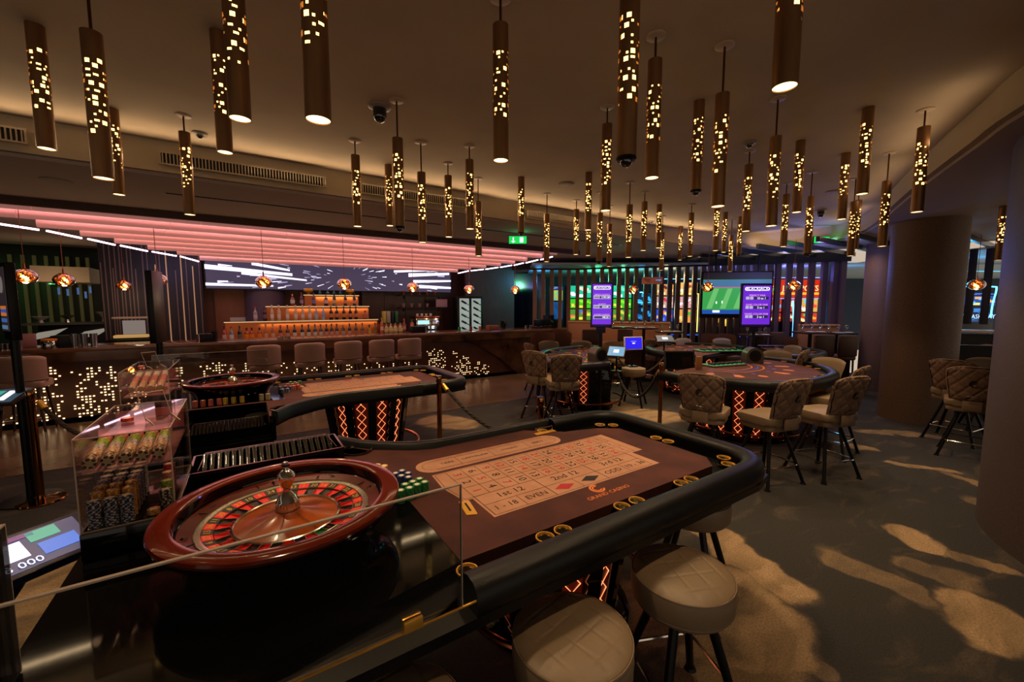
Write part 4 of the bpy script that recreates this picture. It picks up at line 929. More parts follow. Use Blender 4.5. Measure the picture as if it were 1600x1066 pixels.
# ------------------------------------------------------------------ round backless stools at the front table
def round_stool(x, y, rz, label, hseat=.665):
    t = thing('round_stool', label, 'stool', (x, y, 0), rz, 'round tan leather backless stools')
    def f(u, v):
        a = 2*PI*u; r = .195*(1-(1-v)**1.0) if v < 1 else .195; X = r*math.cos(a); Y = r*math.sin(a); e = (r/.195); z = hseat-.018*e**6
        g = min(abs((X/.085) % 1-.5), abs((Y/.085) % 1-.5)); z -= .0035*math.exp(-(g/.035)**2)*(1 if e < .93 else 0); return (X, Y, z)
    b = B(); b.grid(f, 96, 40); bmesh.ops.remove_doubles(b.b, verts=b.b.verts, dist=.0003); b.lathe([(.195, hseat-.018), (.201, hseat-.03), (.203, hseat-.07), (.200, hseat-.115), (.19, hseat-.135), (.17, hseat-.15), (0, hseat-.155)], 64)
    part('seat', b, M_tan, t, ang=70); b = B(); b.tube([(.199*math.cos(2*PI*i/60), .199*math.sin(2*PI*i/60), hseat-.02) for i in range(60)], .0035, 6, closed=True); b.tube([(.198*math.cos(2*PI*i/60), .198*math.sin(2*PI*i/60), hseat-.118) for i in range(60)], .003, 6, closed=True); part('piping', b, mat('tan_leather_dark'), t)
    for k in range(4):
        a = PI/4+k*PI/2; c, s = math.cos(a), math.sin(a); b = B(); b.cyl((.10*c, .10*s, hseat-.15), (.27*c, .27*s, .01), .019, .017, n=14); b.cyl((.27*c, .27*s, 0), (.27*c, .27*s, .014), .028, .022, n=14); part('leg', b, M_black, t)
    b = B(); b.tube([(x_, y_, .22) for x_, y_ in rounded([(.158, .158), (-.158, .158), (-.158, -.158), (.158, -.158)], .05, 4)], .007, 6, closed=True); part('foot_ring', b, M_chrome, t)
    return t
round_stool(.875, .965, .2, 'round tan leather stool, nearest, cut by the bottom of the picture')
round_stool(1.47, .955, -.4, 'round tan leather stool, second, right of the nearest one')
p = at(1082, 786, .60); round_stool(p.x, p.y, .3, 'round stool tucked under the right end of the front table, legs showing')
round_stool(p_stool.x, p_stool.y, .5, 'backless tan stool with thin legs right of the left blackjack table')
round_stool(.27, 1.0, .1, 'round stool mostly below the picture, left of the nearest stool')
# ------------------------------------------------------------------ bar counter
t = thing('bar_counter', 'long bar counter with dotted light front and brown marble end', 'bar', (2, 8.6, 0)); BX = 2
part('counter_top', B().box((.1, .25, 1.09), (10.4, .85, .06), bev=.006), mat('bar_top_stone', '5a3c28', .14, noise=.5, nscale=3, col2='74503a', coat=.4), t)
part('fascia', B().box((.1, -.155, .99), (10.38, .03, .145)), M_marble, t)
part('front_panel', B().box((-.6, -.04, .46), (9.0, .06, .92)), mat('bronze_bar_front', '4a2a16', .4, noise=.4, nscale=4, col2='5a361e'), t)
b = B(); b.prism([(0, 0), (1, 0)], 0, 0) if False else None
b = B(); v = [(2.05, .92), (2.55, .83), (3.2, .45), (3.75, 0), (5.3, 0), (5.3, .92)]
lo = [b.b.verts.new((x, -.12, z)) for x, z in v]; hi = [b.b.verts.new((x, -.06, z)) for x, z in v]; b.b.faces.new(lo); b.b.faces.new(hi[::-1])
for i in range(len(v)): b.b.faces.new((lo[i], lo[(i+1) % 6], hi[(i+1) % 6], hi[i]))
part('marble_end', b, M_marble, t, label='veined brown marble end panel')
part('back_side', B().box((.1, .5, .5), (10.3, .3, 1.0)), M_wood, t); part('end_panel', B().box((5.25, .24, .53), (.06, .8, 1.06)), M_marble, t); part('plinth', B().box((0, -.02, .04), (10.2, .1, .08)), M_matte, t)
b = B(); rnd = random.Random(5)
def dots(px0, px1, py0f, py1f, n, seed, s):
    r_ = random.Random(seed); used = set()
    for _ in range(n*3):
        if n <= 0: break
        px = r_.uniform(px0, px1); fr = r_.random(); py = py0f(px)+(py1f(px)-py0f(px))*fr; p = aty(px, py, 8.525)
        gx, gz = round(p.x/.042), round(p.z/.042)
        if (gx, gz) in used or p.z < .06 or p.z > .86: continue
        if math.sin(p.x*9.3)+math.sin(p.x*21.7+2)+math.sin(p.z*9)*.4 < -1.2+1.6*r_.random(): continue
        used.add((gx, gz)); b.box((gx*.042-BX, 8.526-8.6-.002, gz*.042), (s, .004, s*.8)); n -= 1
dots(0, 330, lambda x: 578+(.0)*x-.02*x, lambda x: 668-.10*x, 330, 1, .022)
dots(330, 680, lambda x: 566, lambda x: 600, 230, 2, .020)
dots(640, 765, lambda x: 546+max(0, x-700)*.4, lambda x: 585, 150, 3, .018)
part('light_dots', b, glow('dot_light', 'ffd9a0', 2.6), t, kind='stuff')
lamp('bar_front_glow', 'AREA', (-.5, 8.3, .35), 1.2, WARM, 5, (PI/2, 0, 0), sy=.5)

# ------------------------------------------------------------------ LED screen over the bar
YS = 10.95
tl, br = aty(320, 411, YS), aty(704, 457, YS); zt = 2.75
t = thing('long_led_screen', 'long curved looking LED screen with white star streaks above the bar shelves', 'screen', ((tl.x+br.x)/2, YS, (zt+br.z)/2)); W_ = br.x-tl.x; H_ = zt-br.z
part('frame', B().box((0, .04, 0), (W_+.05, .06, H_+.04)), M_black, t); part('display', B().box((0, .005, 0), (W_, .01, H_)), glow('screen_violet_grey', '453c54', .9), t)
rnd = random.Random(9); st = [B(), B()]
for i in range(210):
    a = rnd.uniform(-PI, PI); cx = .18*W_*0; r = rnd.uniform(.35, 3.1); x = r*math.cos(a)*1.0; zz = r*math.sin(a)*.42
    if abs(zz) > H_*.47 or abs(x) > W_*.49: continue
    L_ = .05+.17*r*rnd.random(); wdt = .005+.010*r*rnd.random()*(1 if r > 1.3 else .6); d = Vector((math.cos(a), math.sin(a)*.42)).normalized(); n_ = Vector((-d.y, d.x))*wdt
    e0 = Vector((x, zz)); e1 = e0+d*L_
    if abs(e1.y) > H_*.49 or abs(e1.x) > W_*.497: continue
    st[i % 2].poly([(q.x, -.003, q.y) for q in (e0-n_*.5, e1-n_, e1+n_, e0+n_*.5)])
for (x0, z0_, x1, z1_, w_) in ((-2.85, .13, -1.2, .02, .05), (-2.85, -.24, -1.6, -.25, .03), (-2.0, .24, -1.25, .12, .035), (-2.2, .02, -.9, -.1, .03), (1.6, .12, 2.8, .2, .05), (1.7, -.05, 2.85, .0, .04), (1.9, -.18, 2.85, -.2, .045), (1.2, .2, 2.2, .27, .03)):
    st[0].poly([(x0, -.004, z0_-w_), (x1, -.004, z1_-w_*.6), (x1, -.004, z1_+w_*.6), (x0, -.004, z0_+w_)])
part('star_streaks', st[0], glow('screen_white', 'e8e4ff', 1.7), t, kind='stuff', ang=0); part('star_streaks', st[1], glow('screen_lilac', 'b8b0d8', 1.2), t, kind='stuff', ang=0)

# ------------------------------------------------------------------ back bar: lit stepped bottle shelves
M_amberback = mat('amber_lit_panel', 'a8602c', .5, emis=.05, ecol='e07020'); M_shelfedge = glow('shelf_edge_glow', 'f0c890', .9)
def lvl(px, py, Y): return aty(px, py, Y)
YB = 10.1
z0 = lvl(450, 530, YB-.12).z; zA = lvl(450, 502, YB).z; zB = lvl(490, 479, YB+.2).z; zC = lvl(520, 461.5, YB+.4).z
t = thing('bottle_display', 'stepped amber lit bottle shelf behind the bar', 'shelf', (0, 0, 0))
def tier(x0, x1, y, za, zb, nm):
    p = part('tier_back', B().box(((x0+x1)/2, y+.02, (za+zb)/2), (x1-x0, .03, zb-za)), M_amberback, t); part('tier_top', B().box(((x0+x1)/2, y+.14, zb), (x1-x0+.04, .28, .02)), M_wood, t); part('tier_edge', B().box(((x0+x1)/2, y-.003, zb-.002), (x1-x0+.04, .012, .016)), M_shelfedge, t)
tier(lvl(352, 510, YB).x, lvl(590, 510, YB).x, YB, z0, zA, 'a'); tier(lvl(417, 490, YB+.2).x, lvl(576, 490, YB+.2).x, YB+.2, zA, zB, 'b'); tier(lvl(476, 470, YB+.4).x, lvl(560, 470, YB+.4).x, YB+.4, zB, zC, 'c')
for (x, y, z_, L_) in ((1.2, YB-.03, zA-.06, 2.4), (1.4, YB+.17, zB-.06, 1.7), (1.6, YB+.37, zC-.05, .9)): lamp('shelf_strip', 'AREA', (x+.3, y, z_), 1.5, (1, .6, .25), L_, (.5, 0, 0), sy=.03)
solo('back_counter', B().box((1.9, YB+.1, z0/2), (5.6, .7, z0), bev=.01), M_wood, 'dark wooden back counter below the lit bottle shelf', 'counter', loc=(0, 0, 0))
_bm = {}
def bottle_mesh(kind):
    if kind in _bm: return _bm[kind]
    pr = {'wine': [(0, 0), (.036, 0), (.037, .01), (.037, .18), (.030, .205), (.014, .225), (.013, .30), (0, .30)], 'round': [(0, 0), (.042, 0), (.046, .03), (.046, .13), (.035, .18), (.014, .20), (.013, .26), (0, .26)],
          'square': [(0, 0), (.038, 0), (.038, .19), (.033, .205), (.015, .215), (.015, .27), (0, .27)], 'tall': [(0, 0), (.033, 0), (.036, .02), (.034, .20), (.024, .23), (.014, .26), (.013, .33), (0, .33)], 'flask': [(0, 0), (.05, 0), (.055, .03), (.05, .10), (.03, .14), (.015, .16), (.015, .20), (0, .20)]}[kind]
    top = pr[-1][1]; b = B(); b.lathe(pr, 16); body = b.mesh('body', None)
    b = B(); b.lathe([(.0165, top-.035), (.0165, top+.008), (0, top+.008)], 12); cap = b.mesh('cap', None)
    h0, h1 = (.06, .14) if kind != 'flask' else (.03, .09); r = pr[3][0] if kind != 'flask' else .054; r = {'wine': .0376, 'round': .0466, 'square': .0386, 'tall': .0358, 'flask': .0556}[kind]
    b = B(); b.lathe([(r, h0), (r, h1)], 14, a0=-PI*.95, a1=-PI*.05); lb = b.mesh('label', None, nrm=False); _bm[kind] = (body, cap, lb); return _bm[kind]
def bottle(p, kind, col, capc, labc, label, group):
    t = thing('bottle', label, 'bottle', p, 0, group)
    for nm, me, m in zip(('body', 'cap', 'label'), bottle_mesh(kind), (mat('bottle_'+col, col, .1, coat=.5), mat('cap_'+capc, capc, .3), mat('blabel_'+labc, labc, .6))):
        if not me.materials: me.materials.append(m)
        o = link(nm, me, t); o.material_slots[0].link = 'OBJECT'; o.material_slots[0].material = m
def row(spec, Y, z, where, group):
    for i, (px, kind, col, capc, labc, nm) in enumerate(spec):
        p = aty(px, 510, Y); bottle((p.x, Y, z), kind, col, capc, labc, f'{nm} bottle, {ordn(i+1)} from left on the {where}', group)
r1 = [(350, 'wine', '8a1a20', '601018', 'c0a0a0', 'red'), (361, 'wine', '707880', 'a02028', 'c8c8d0', 'clear'), (374, 'wine', '0c1814', '1a3a28', '586058', 'black green'), (385, 'round', '7a2a08', '401808', 'e08018', 'orange labelled'), (393, 'round', '7a2a08', '401808', 'e08018', 'orange labelled'), (405, 'round', '7a2a08', '401808', 'e08018', 'orange labelled'),
      (415, 'tall', 'a86040', 'c09070', 'd0a888', 'pale copper'), (426, 'tall', 'a86040', 'c09070', 'd0a888', 'pale copper'), (438, 'wine', '4a1c14', 'a83028', 'c08070', 'rust'), (449, 'wine', '4a1c14', '801818', 'b09080', 'rust'), (460, 'wine', '0c100c', '18301c', 'c8c8b8', 'dark green'), (472, 'wine', '0c100c', '18301c', 'c8c8b8', 'dark green'),
      (482, 'wine', '10201a', '284060', 'c0c8c0', 'dark green'), (492, 'wine', '384038', '304888', 'c0c0b8', 'grey'), (501, 'wine', '303830', '8a3030', 'b8b0a8', 'grey'), (510, 'wine', '0a0808', '180808', 'c09088', 'black'), (518, 'wine', '0a0808', '180808', 'c09088', 'black'), (526, 'wine', '0a0808', '180808', 'c09088', 'black'),
      (536, 'square', '302c28', '787068', 'a0a098', 'grey'), (546, 'wine', '0a0808', '180808', 'b88888', 'black'), (556, 'wine', '101c14', '183820', '987060', 'dark green'), (566, 'wine', '5a4034', '603020', '907060', 'brown'), (577, 'round', '181418', '201820', '807890', 'black'), (586, 'wine', '604818', '403010', '906830', 'amber')]
row(r1, YB-.14, z0, 'lowest back bar shelf', 'bottles on the lowest back bar shelf')
r2 = [(400, 'wine', '908890', 'a03028', 'b8a8b0', 'clear'), (415, 'wine', '301018', '781820', '705060', 'dark red')]+[(x, 'tall', 'b8a888', 'd8c8b0', 'd0c8c0', 'clear') for x in (426, 437, 450, 463, 474, 485)]+[(495, 'square', '98a0a0', 'b0b8b8', 'a0b0c0', 'pale blue'), (506, 'square', '98a0a8', 'b0b8b8', '8098b8', 'pale blue')]+[(x, 'wine', '181008', '181818', 'c07858', 'dark brown') for x in (518, 527, 538, 548, 557)]+[(571, 'flask', '8a3c20', '602818', 'a06040', 'copper')]
row(r2, YB+.08, zA+.01, 'middle back bar shelf', 'bottles on the middle back bar shelf')
r3 = [(459, 'round', '803818', 'c08858', 'b0b0a8', 'amber'), (473, 'wine', '48182c', '781830', '887888', 'purple'), (492, 'wine', '5a1020', '303078', '6870a0', 'burgundy'), (511, 'round', '281828', 'b88068', 'c0a098', 'dark'), (524, 'square', '1c1408', '201808', 'c0a878', 'dark'), (541, 'wine', '101810', '182018', 'c08068', 'dark green'), (555, 'wine', '101810', '182018', 'c08068', 'dark green')]
row(r3, YB+.28, zB+.01, 'third back bar shelf', 'bottles on the third back bar shelf')
for px, nm in ((482, 'left'), (547, 'right')):
    p = aty(px, 460, YB+.5); solo('punch_bowl', B().lathe([(.03, 0), (.04, .005), (.02, .02), (.05, .035), (.10, .08), (.105, .12), (.09, .14), (.085, .13), (.095, .09), (.04, .045), (0, .04)], 20), M_gold, f'gold bowl on the {nm} of the topmost back bar shelf', 'bowl', loc=(p.x, p.y, zC+.01))
for i, px in enumerate((500, 512, 522, 532)):
    p = aty(px, 460, YB+.5); solo('small_vessel', B().lathe([(0, 0), (.03, 0), (.04, .04), (.02, .07), (.015, .10), (0, .10)], 14), mat('teal_glass', '1c6068', .1, coat=.5), f'small teal vessel, {ordn(i+1)} from left on the topmost back bar shelf', 'vessel', 'teal vessels on the topmost shelf', loc=(p.x, p.y, zC+.01))

# wall behind the bar: column, door, cabinets
p0, p1 = aty(378, 480, 11.2), aty(452, 480, 11.2)
struct('trim_4', B().lathe([(.42, 0), (.42, 3.0)], 40, ((p0.x+p1.x)/2, 11.42, 0)), mat('mauve_round_wall', '5c4c5c', .5))
part_ = struct('door_1', B().box((-.02, 11.52, 1.05), (1.0, .05, 2.1)), mat('orange_door', '8a5434', .5, noise=.2, nscale=3, stretch=(8, 8, 1))); o = link('notice', B().box((-.1, 11.49, 1.35), (.3, .005, .2)).mesh('notice', M_white), part_)
p0, p1 = aty(570, 480, 10.9), aty(700, 480, 10.9)
t = thing('wall_cabinet', 'dark wooden wall cabinets behind right part of the bar', 'cabinet', ((p0.x+p1.x)/2, 11.2, 0)); W_ = p1.x-p0.x
for i in range(4): part('door', B().box((-W_/2+W_*(i+.5)/4, 0, 1.35), (W_/4-.012, .05, 1.5)), M_wood, t)
part('body', B().box((0, .08, 1.05), (W_, .12, 2.1)), M_wood, t)
for i, (py, l) in enumerate(((481, 'lower'), (462, 'upper'))):
    p = aty(662, py, 10.7); t = thing('wall_shelf', f'{l} dark floating shelf behind the right of the bar', 'shelf', (p.x, 10.75, p.z)); part('board', B().box((0, 0, 0), (1.35, .26, .03)), M_black, t); b = B(); b.box((-.5, .1, -.05), (.03, .06, .1)); b.box((.5, .1, -.05), (.03, .06, .1)); part('brackets', b, M_black, t)
    for k in range(5):
        if i == 0 and k > 3: continue
        x = p.x-.55+.22*k
        solo('glass_ornament' if i else 'crockery_piece', B().lathe([(0, 0), (.03, 0), (.035, .05), (.05, .09), (.04, .1), (0, .1)], 14), mat('ornament_copper', '8a4a38', .25, .6) if i else mat('crockery', '8c6c68', .4), f'{"copper glass" if i else "pale dish"}, {ordn(k+1)} from left on the {l} bar wall shelf', 'glassware', 'things on the bar wall shelves', loc=(x, 10.72, p.z+.016))
p = aty(690, 474, 10.72); solo('framed_card', B().box((0, 0, .11), (.34, .02, .22), bev=.003), mat('card_mauve', 'a08088', .5), 'pale framed card standing on the lower bar wall shelf', 'picture', loc=(p.x, 10.72, aty(662, 481, 10.7).z+.016))
# books, copper box, coffee machine, wine cabinet
zc = z0
p = aty(609, 505, YB); t = thing('copper_cabinet', 'mottled copper box between the bottle shelf and coffee machine', 'box', (p.x, YB, zc)); part('body', B().box((0, 0, .14), (.62, .4, .28), bev=.01), mat('mottled_copper', '5e2a18', .35, .5, noise=.8, nscale=14, col2='7a4020'), t); part('lid', B().box((0, 0, .285), (.64, .42, .02)), M_black, t)
for i, (px, c, w_, nm) in enumerate(((600, 'a8a040', .05, 'olive yellow'), (605.5, '8c8878', .09, 'grey'), (612, '141414', .05, 'black'), (618, '1c5a38', .06, 'green'))):
    p = aty(px, 495, YB); solo('menu_book', B().box((0, 0, .14), (w_, .2, .28), bev=.004), mat('book_'+c, c, .6), f'{nm} book standing on the copper box', 'book', 'books on the copper box', loc=(p.x, YB, zc+.296))
p = aty(664, 505, YB); t = thing('coffee_machine', 'lit chrome and black coffee machine behind the bar', 'coffee machine', (p.x, YB, zc))
part('body', B().box((0, 0, .23), (.62, .42, .34), bev=.02), M_chrome, t); part('top', B().box((0, 0, .42), (.66, .44, .05), bev=.01), mat('copper', 'b0603c', .2, 1), t); part('lit_panel', B().box((-.12, -.215, .29), (.30, .01, .10)), glow('cool_panel', 'a8e0e8', 1.3), t); part('work_light', B().box((.12, -.215, .16), (.2, .01, .07)), glow('cool_white', 'f0ffff', 2.2), t); part('drip_tray', B().box((0, -.22, .04), (.5, .12, .04)), M_black, t)
for i in range(4): part('cup', B().lathe([(0, 0), (.025, 0), (.035, .06), (.03, .06), (0, .01)], 12), M_white, t, loc=(-.2+.12*i, 0, .446))
for s in (-.12, .12): b = B(); b.cyl((s, -.2, .16), (s, -.33, .15), .012); part('filter_handle', b, M_black, t)
p0, p1 = aty(716, 463, 10.4), aty(757, 525, 10.4)
t = thing('wine_cabinet', 'tall black framed wine cabinet with white lit bottles', 'wine cabinet', ((p0.x+p1.x)/2, 10.5, 0)); W_ = p1.x-p0.x; H_ = p0.z
part('cabinet_frame', B().box((0, .12, H_/2), (W_, .28, H_), bev=.01), M_black, t)
for s in (-1, 1): part('lit_back', B().box((s*W_*.23, -.025, H_*.63), (W_*.36, .01, H_*.68)), glow('cool_shelf_light', 'c8d4c8', .5), t)
for s in (-1, 1):
    for k in range(7):
        z_ = H_*.33+k*H_*.095; b = B(); b.cyl((s*W_*.23-.10, -.05, z_+.07), (s*W_*.23+.04, -.05, z_-.0), .03, n=10); b.cyl((s*W_*.23+.04, -.05, z_), (s*W_*.23+.13, -.05, z_-.045), .013, n=8); part('wine_bottle', b, mat('wine_bottle_dark', '0c1210', .15, coat=.5), t)
lamp('wine_light', 'POINT', ((p0.x+p1.x)/2, 10.2, 1.6), 1.5, (.8, .95, .9), .1)
# plum wood wall right of the screen, dark glass end
struct('wall_bar_right', B().box((6.35, 10.9, 1.5), (1.7, .1, 3.0)), M_woodpanel)
struct('wall_bar_end', B().box((8.0, 11.4, 1.5), (1.7, .1, 3.0)), mat('navy_gloss_wall', '0c0e16', .15))
p = aty(779, 470, 10.8); solo('lit_strip_panel', B().box((0, 0, 0), (.05, .03, 1.9)), glow('teal_edge', '0f5a48', .5), 'thin teal lit edge right of the dark lounge doorway', 'light', loc=(aty(792, 470, 11).x, 11.0, 1.7))
solo('doorway_header_light', B().box((0, 0, 0), (.35, .1, .03)), glow('warm_header', 'c89060', .7), 'small warm light at the top of the dark lounge doorway', 'light', loc=(aty(781, 427, 11).x, 11, aty(781, 427, 11).z))

# ------------------------------------------------------------------ things on the bar
ZT = 1.12
M_glassware = clear('glassware', 'D8DCE0', .5, .05); M_stain = mat('steel_cup', 'a8acb0', .2, 1)
def onbar(px, Y=8.55): return aty(px, 525, Y).x
def glass(x, Y, h, r, m, label, cat='glass', nm='drinking_glass', group=None): solo(nm, B().lathe([(0, 0), (r*.8, 0), (r, h), (r*.94, h), (r*.74, .008), (0, .008)], 18), m, label, cat, group, loc=(x, Y, ZT))
for i, px in enumerate((116, 131, 146)): glass(onbar(px, 8.5), 8.5, .20, .045, M_stain, f'tall metallic mixing cup, {ordn(i+1)} of three on the left of the bar', group='mixing cups on the bar')
for i, px in enumerate((2, 10, 18, 26)): glass(onbar(px, 8.5), 8.5, .09, .042, M_glassware, f'clear tumbler, {ordn(i+1)} from left at the left end of the bar', group='tumblers on the bar')
p = onbar(76, 8.5); t = thing('storage_jar', 'clear jar with an orange lid on the left of the bar', 'jar', (p, 8.5, ZT)); part('jar_body', B().lathe([(0, 0), (.08, 0), (.085, .02), (.085, .10), (.075, .115)], 20), M_glassware, t); part('lid', B().lathe([(.08, .11), (.084, .12), (.08, .14), (0, .145)], 20), mat('orange_lid', 'c8702c', .4), t)
solo('bar_caddy', B().box((0, 0, .09), (.26, .2, .18), bev=.01), M_black, 'black box on the bar left of the mixing cups', 'box', loc=(onbar(101, 8.6), 8.62, ZT))
solo('pink_card', B().box((0, 0, .1), (.22, .02, .2), bev=.003), mat('pink_card', '8a5c60', .6), 'pinkish card standing at the left of the bar', 'card', loc=(onbar(39, 8.95), 8.95, ZT))
for i, (px, py) in enumerate(((80, 515), (120, 512))): pass
solo('napkin_caddy', B().box((0, 0, .07), (.2, .16, .14), bev=.008), M_black, 'black napkin caddy on the bar left of the bottles', 'box', loc=(onbar(322, 8.6), 8.6, ZT))
glass(onbar(309, 8.5), 8.5, .14, .03, M_chrome, 'slim chrome jigger left of the black napkin caddy', 'jigger', 'jigger'); glass(onbar(335, 8.6), 8.6, .17, .045, M_black, 'black shaker right of the napkin caddy', 'shaker', 'shaker')
for i, px in enumerate((438, 450)): solo('ashtray', B().lathe([(0, 0), (.05, 0), (.06, .045), (.05, .045), (.045, .01), (0, .01)], 20), M_glassware, f'{("left", "right")[i]} clear glass ashtray on the bar by the stools', 'ashtray', loc=(onbar(px, 8.5), 8.5, ZT))
row_ = [(597, 'tequila', 'tall'), (604, '', 'flask'), (611, '', 'flask'), (618, '', 'flask'), (626, '', 'flask'), (632, '', 'wine'), (644, '', 'square')]
for i, (px, _, k) in enumerate(row_):
    c = ('a0583c', '8c8458', '98905c', '98905c', '8c8458', '6a2a20', 'b05828')[i]; bottle((onbar(px, 9.15), 9.15, ZT), k, c, ('a08060', '90805c', 'a08858', 'a08858', '90805c', 'b04030', '406040')[i], ('c0a090', 'b8a878', 'c0a880', 'c0a880', 'b8a878', 'b08070', 'b8b0a0')[i], f'short bottle on the bar top, {ordn(i+1)} from left of the group by the copper box', 'short bottles on the bar top')
for i, px in enumerate((578, 666, 673, 681)): glass(onbar(px, 8.7), 8.7, .15, .03, M_glassware if i else M_gold, f'{"clear tall glass" if i else "gold cup"}, {ordn(i+1)} of those on the bar before the coffee machine', group=None)
solo('bar_box', B().box((0, 0, .07), (.36, .2, .14), bev=.01), M_black, 'low black box on the bar before the coffee machine', 'box', loc=(onbar(654, 8.9), 8.9, ZT))
for px, c, nm in ((718, '1c8a48', 'green'), (736, '8a2a2a', 'red'), (750, 'a87040', 'amber')): glass(onbar(px, 8.6), 8.6, .11, .035, mat('cup_'+c, c, .2, coat=.5), f'small {nm} cup on the right of the bar', 'cup', 'cup')
solo('condiment_box', B().box((0, 0, .06), (.30, .18, .12), bev=.008), mat('box_brown', '6a3c24', .5), 'brown box on the bar below the wine cabinet side', 'box', loc=(onbar(770, 8.7), 8.7, ZT))
for i, px in enumerate((822, 829)): glass(onbar(px, 8.5), 8.5, .10, .035, M_glassware, f'{("left", "right")[i]} clear glass near the right end of the bar', group=None)
for px, Y, w_, h_, nm in ((842, 8.7, .34, .17, 'low till at the right end of the bar'), (857, 8.9, .36, .28, 'tall till screen at the right end of the bar')):
    t = thing('till', 'black '+nm, 'till', (onbar(px, Y), Y, ZT)); part('foot', B().box((0, .05, .02), (.2, .2, .04), bev=.005), M_black, t); part('screen_unit', B().box((0, 0, h_/2+.06), (w_, .04, h_), bev=.01), M_black, t); part('stem', B().box((0, .04, .08), (.05, .05, .12)), M_black, t)
def plant(x, y, z, s, label):
    t = thing('potted_plant', label, 'plant', (x, y, z)); part('pot', B().lathe([(0, 0), (.05*s, 0), (.07*s, .10*s), (.06*s, .10*s), (.05*s, .02), (0, .02)], 14), M_black, t); b = B(); r_ = random.Random(int(x*10))
    for i in range(34):
        a = r_.random()*6.28; l = s*r_.uniform(.1, .2); e = r_.uniform(.3, 1.2); d = Vector((math.cos(a)*math.cos(e), math.sin(a)*math.cos(e), math.sin(e))); n_ = d.cross(Vector((0, 0, 1))).normalized()*.012*s; o_ = Vector((0, 0, .09*s)); b.poly([o_, o_+d*l*.5+n_, o_+d*l, o_+d*l*.5-n_])
    part('leaves', b, mat('leaf_dark_green', '2c3c1c', .5), t, kind='stuff', ang=0)
plant(onbar(866, 8.5), 8.5, ZT, 1.3, 'small plant beside the tills at the right end of the bar'); plant(onbar(788, 9.3), 9.35, ZT, 1.2, 'small dark plant near the teal lit edge')
# left background service counter
p = aty(117, 505, 11.5); t = thing('service_counter', 'dark counter with lit glass front in the left background', 'counter', (p.x, 11.6, 0))
part('counter_body', B().box((.3, 0, .68), (1.5, .6, 1.36), bev=.01), M_black, t); part('counter_slab', B().box((.25, -.03, 1.38), (1.75, .7, .04)), mat('grey_stone', '4c443c', .3), t)
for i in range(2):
    b = B(); b.poly([(-.65+.62*i, -.31, 1.05), (-.25+.62*i, -.31, 1.15), (-.05+.62*i, -.31, 1.3), (-.45+.62*i, -.31, 1.22)]); part('painted_reflection', b, glow('pale_reflection_glow', 'a8a090', .6), t, ang=0)  # pale reflections on the counter front, painted as glowing patches
for i, (dx, w_, h_) in enumerate(((-.45, .3, .12), (-.1, .25, .14), (.42, .24, .2), (.78, .2, .14))): solo('service_dish', B().lathe([(0, 0), (.03, 0), (.02, h_*.4), (w_/2, h_), (w_/2-.01, h_), (.02, h_*.5), (0, h_*.45)], 18), M_chrome if i % 2 else M_white, f'serving dish, {ordn(i+1)} from left on the left background counter', 'dish', 'serving dishes on the background counter', loc=(p.x+dx, 11.5, 1.40))
p = aty(206, 515, 10.3); t = thing('receipt_desk', 'lit cream ticket printer desk behind the left of the bar', 'desk', (p.x, 10.4, 0)); part('stand', B().box((0, 0, .55), (.7, .4, 1.1)), M_black, t); part('lit_tray', B().box((0, -.12, 1.16), (.48, .22, .05), bev=.01), glow('cream_lit', 'c89858', .8), t); part('paper', B().box((.02, .0, 1.32), (.32, .02, .26)), glow('paper_lit', 'a89890', .5), t); part('hood', B().box((0, .06, 1.5), (.55, .2, .03)), M_bulk, t)
for i, px in enumerate((92, 106, 122, 134, 141)):
    q_ = aty(px, (455, 457, 455, 461, 453)[i], 13.06); solo('hanging_blue_label', B().box((0, 0, 0), (.035, .02, .15)), glow('blue_label', '5878b0', .5), f'small blue lit label, {ordn(i+1)} from left above the background counter', 'label', 'blue lit labels', loc=q_)
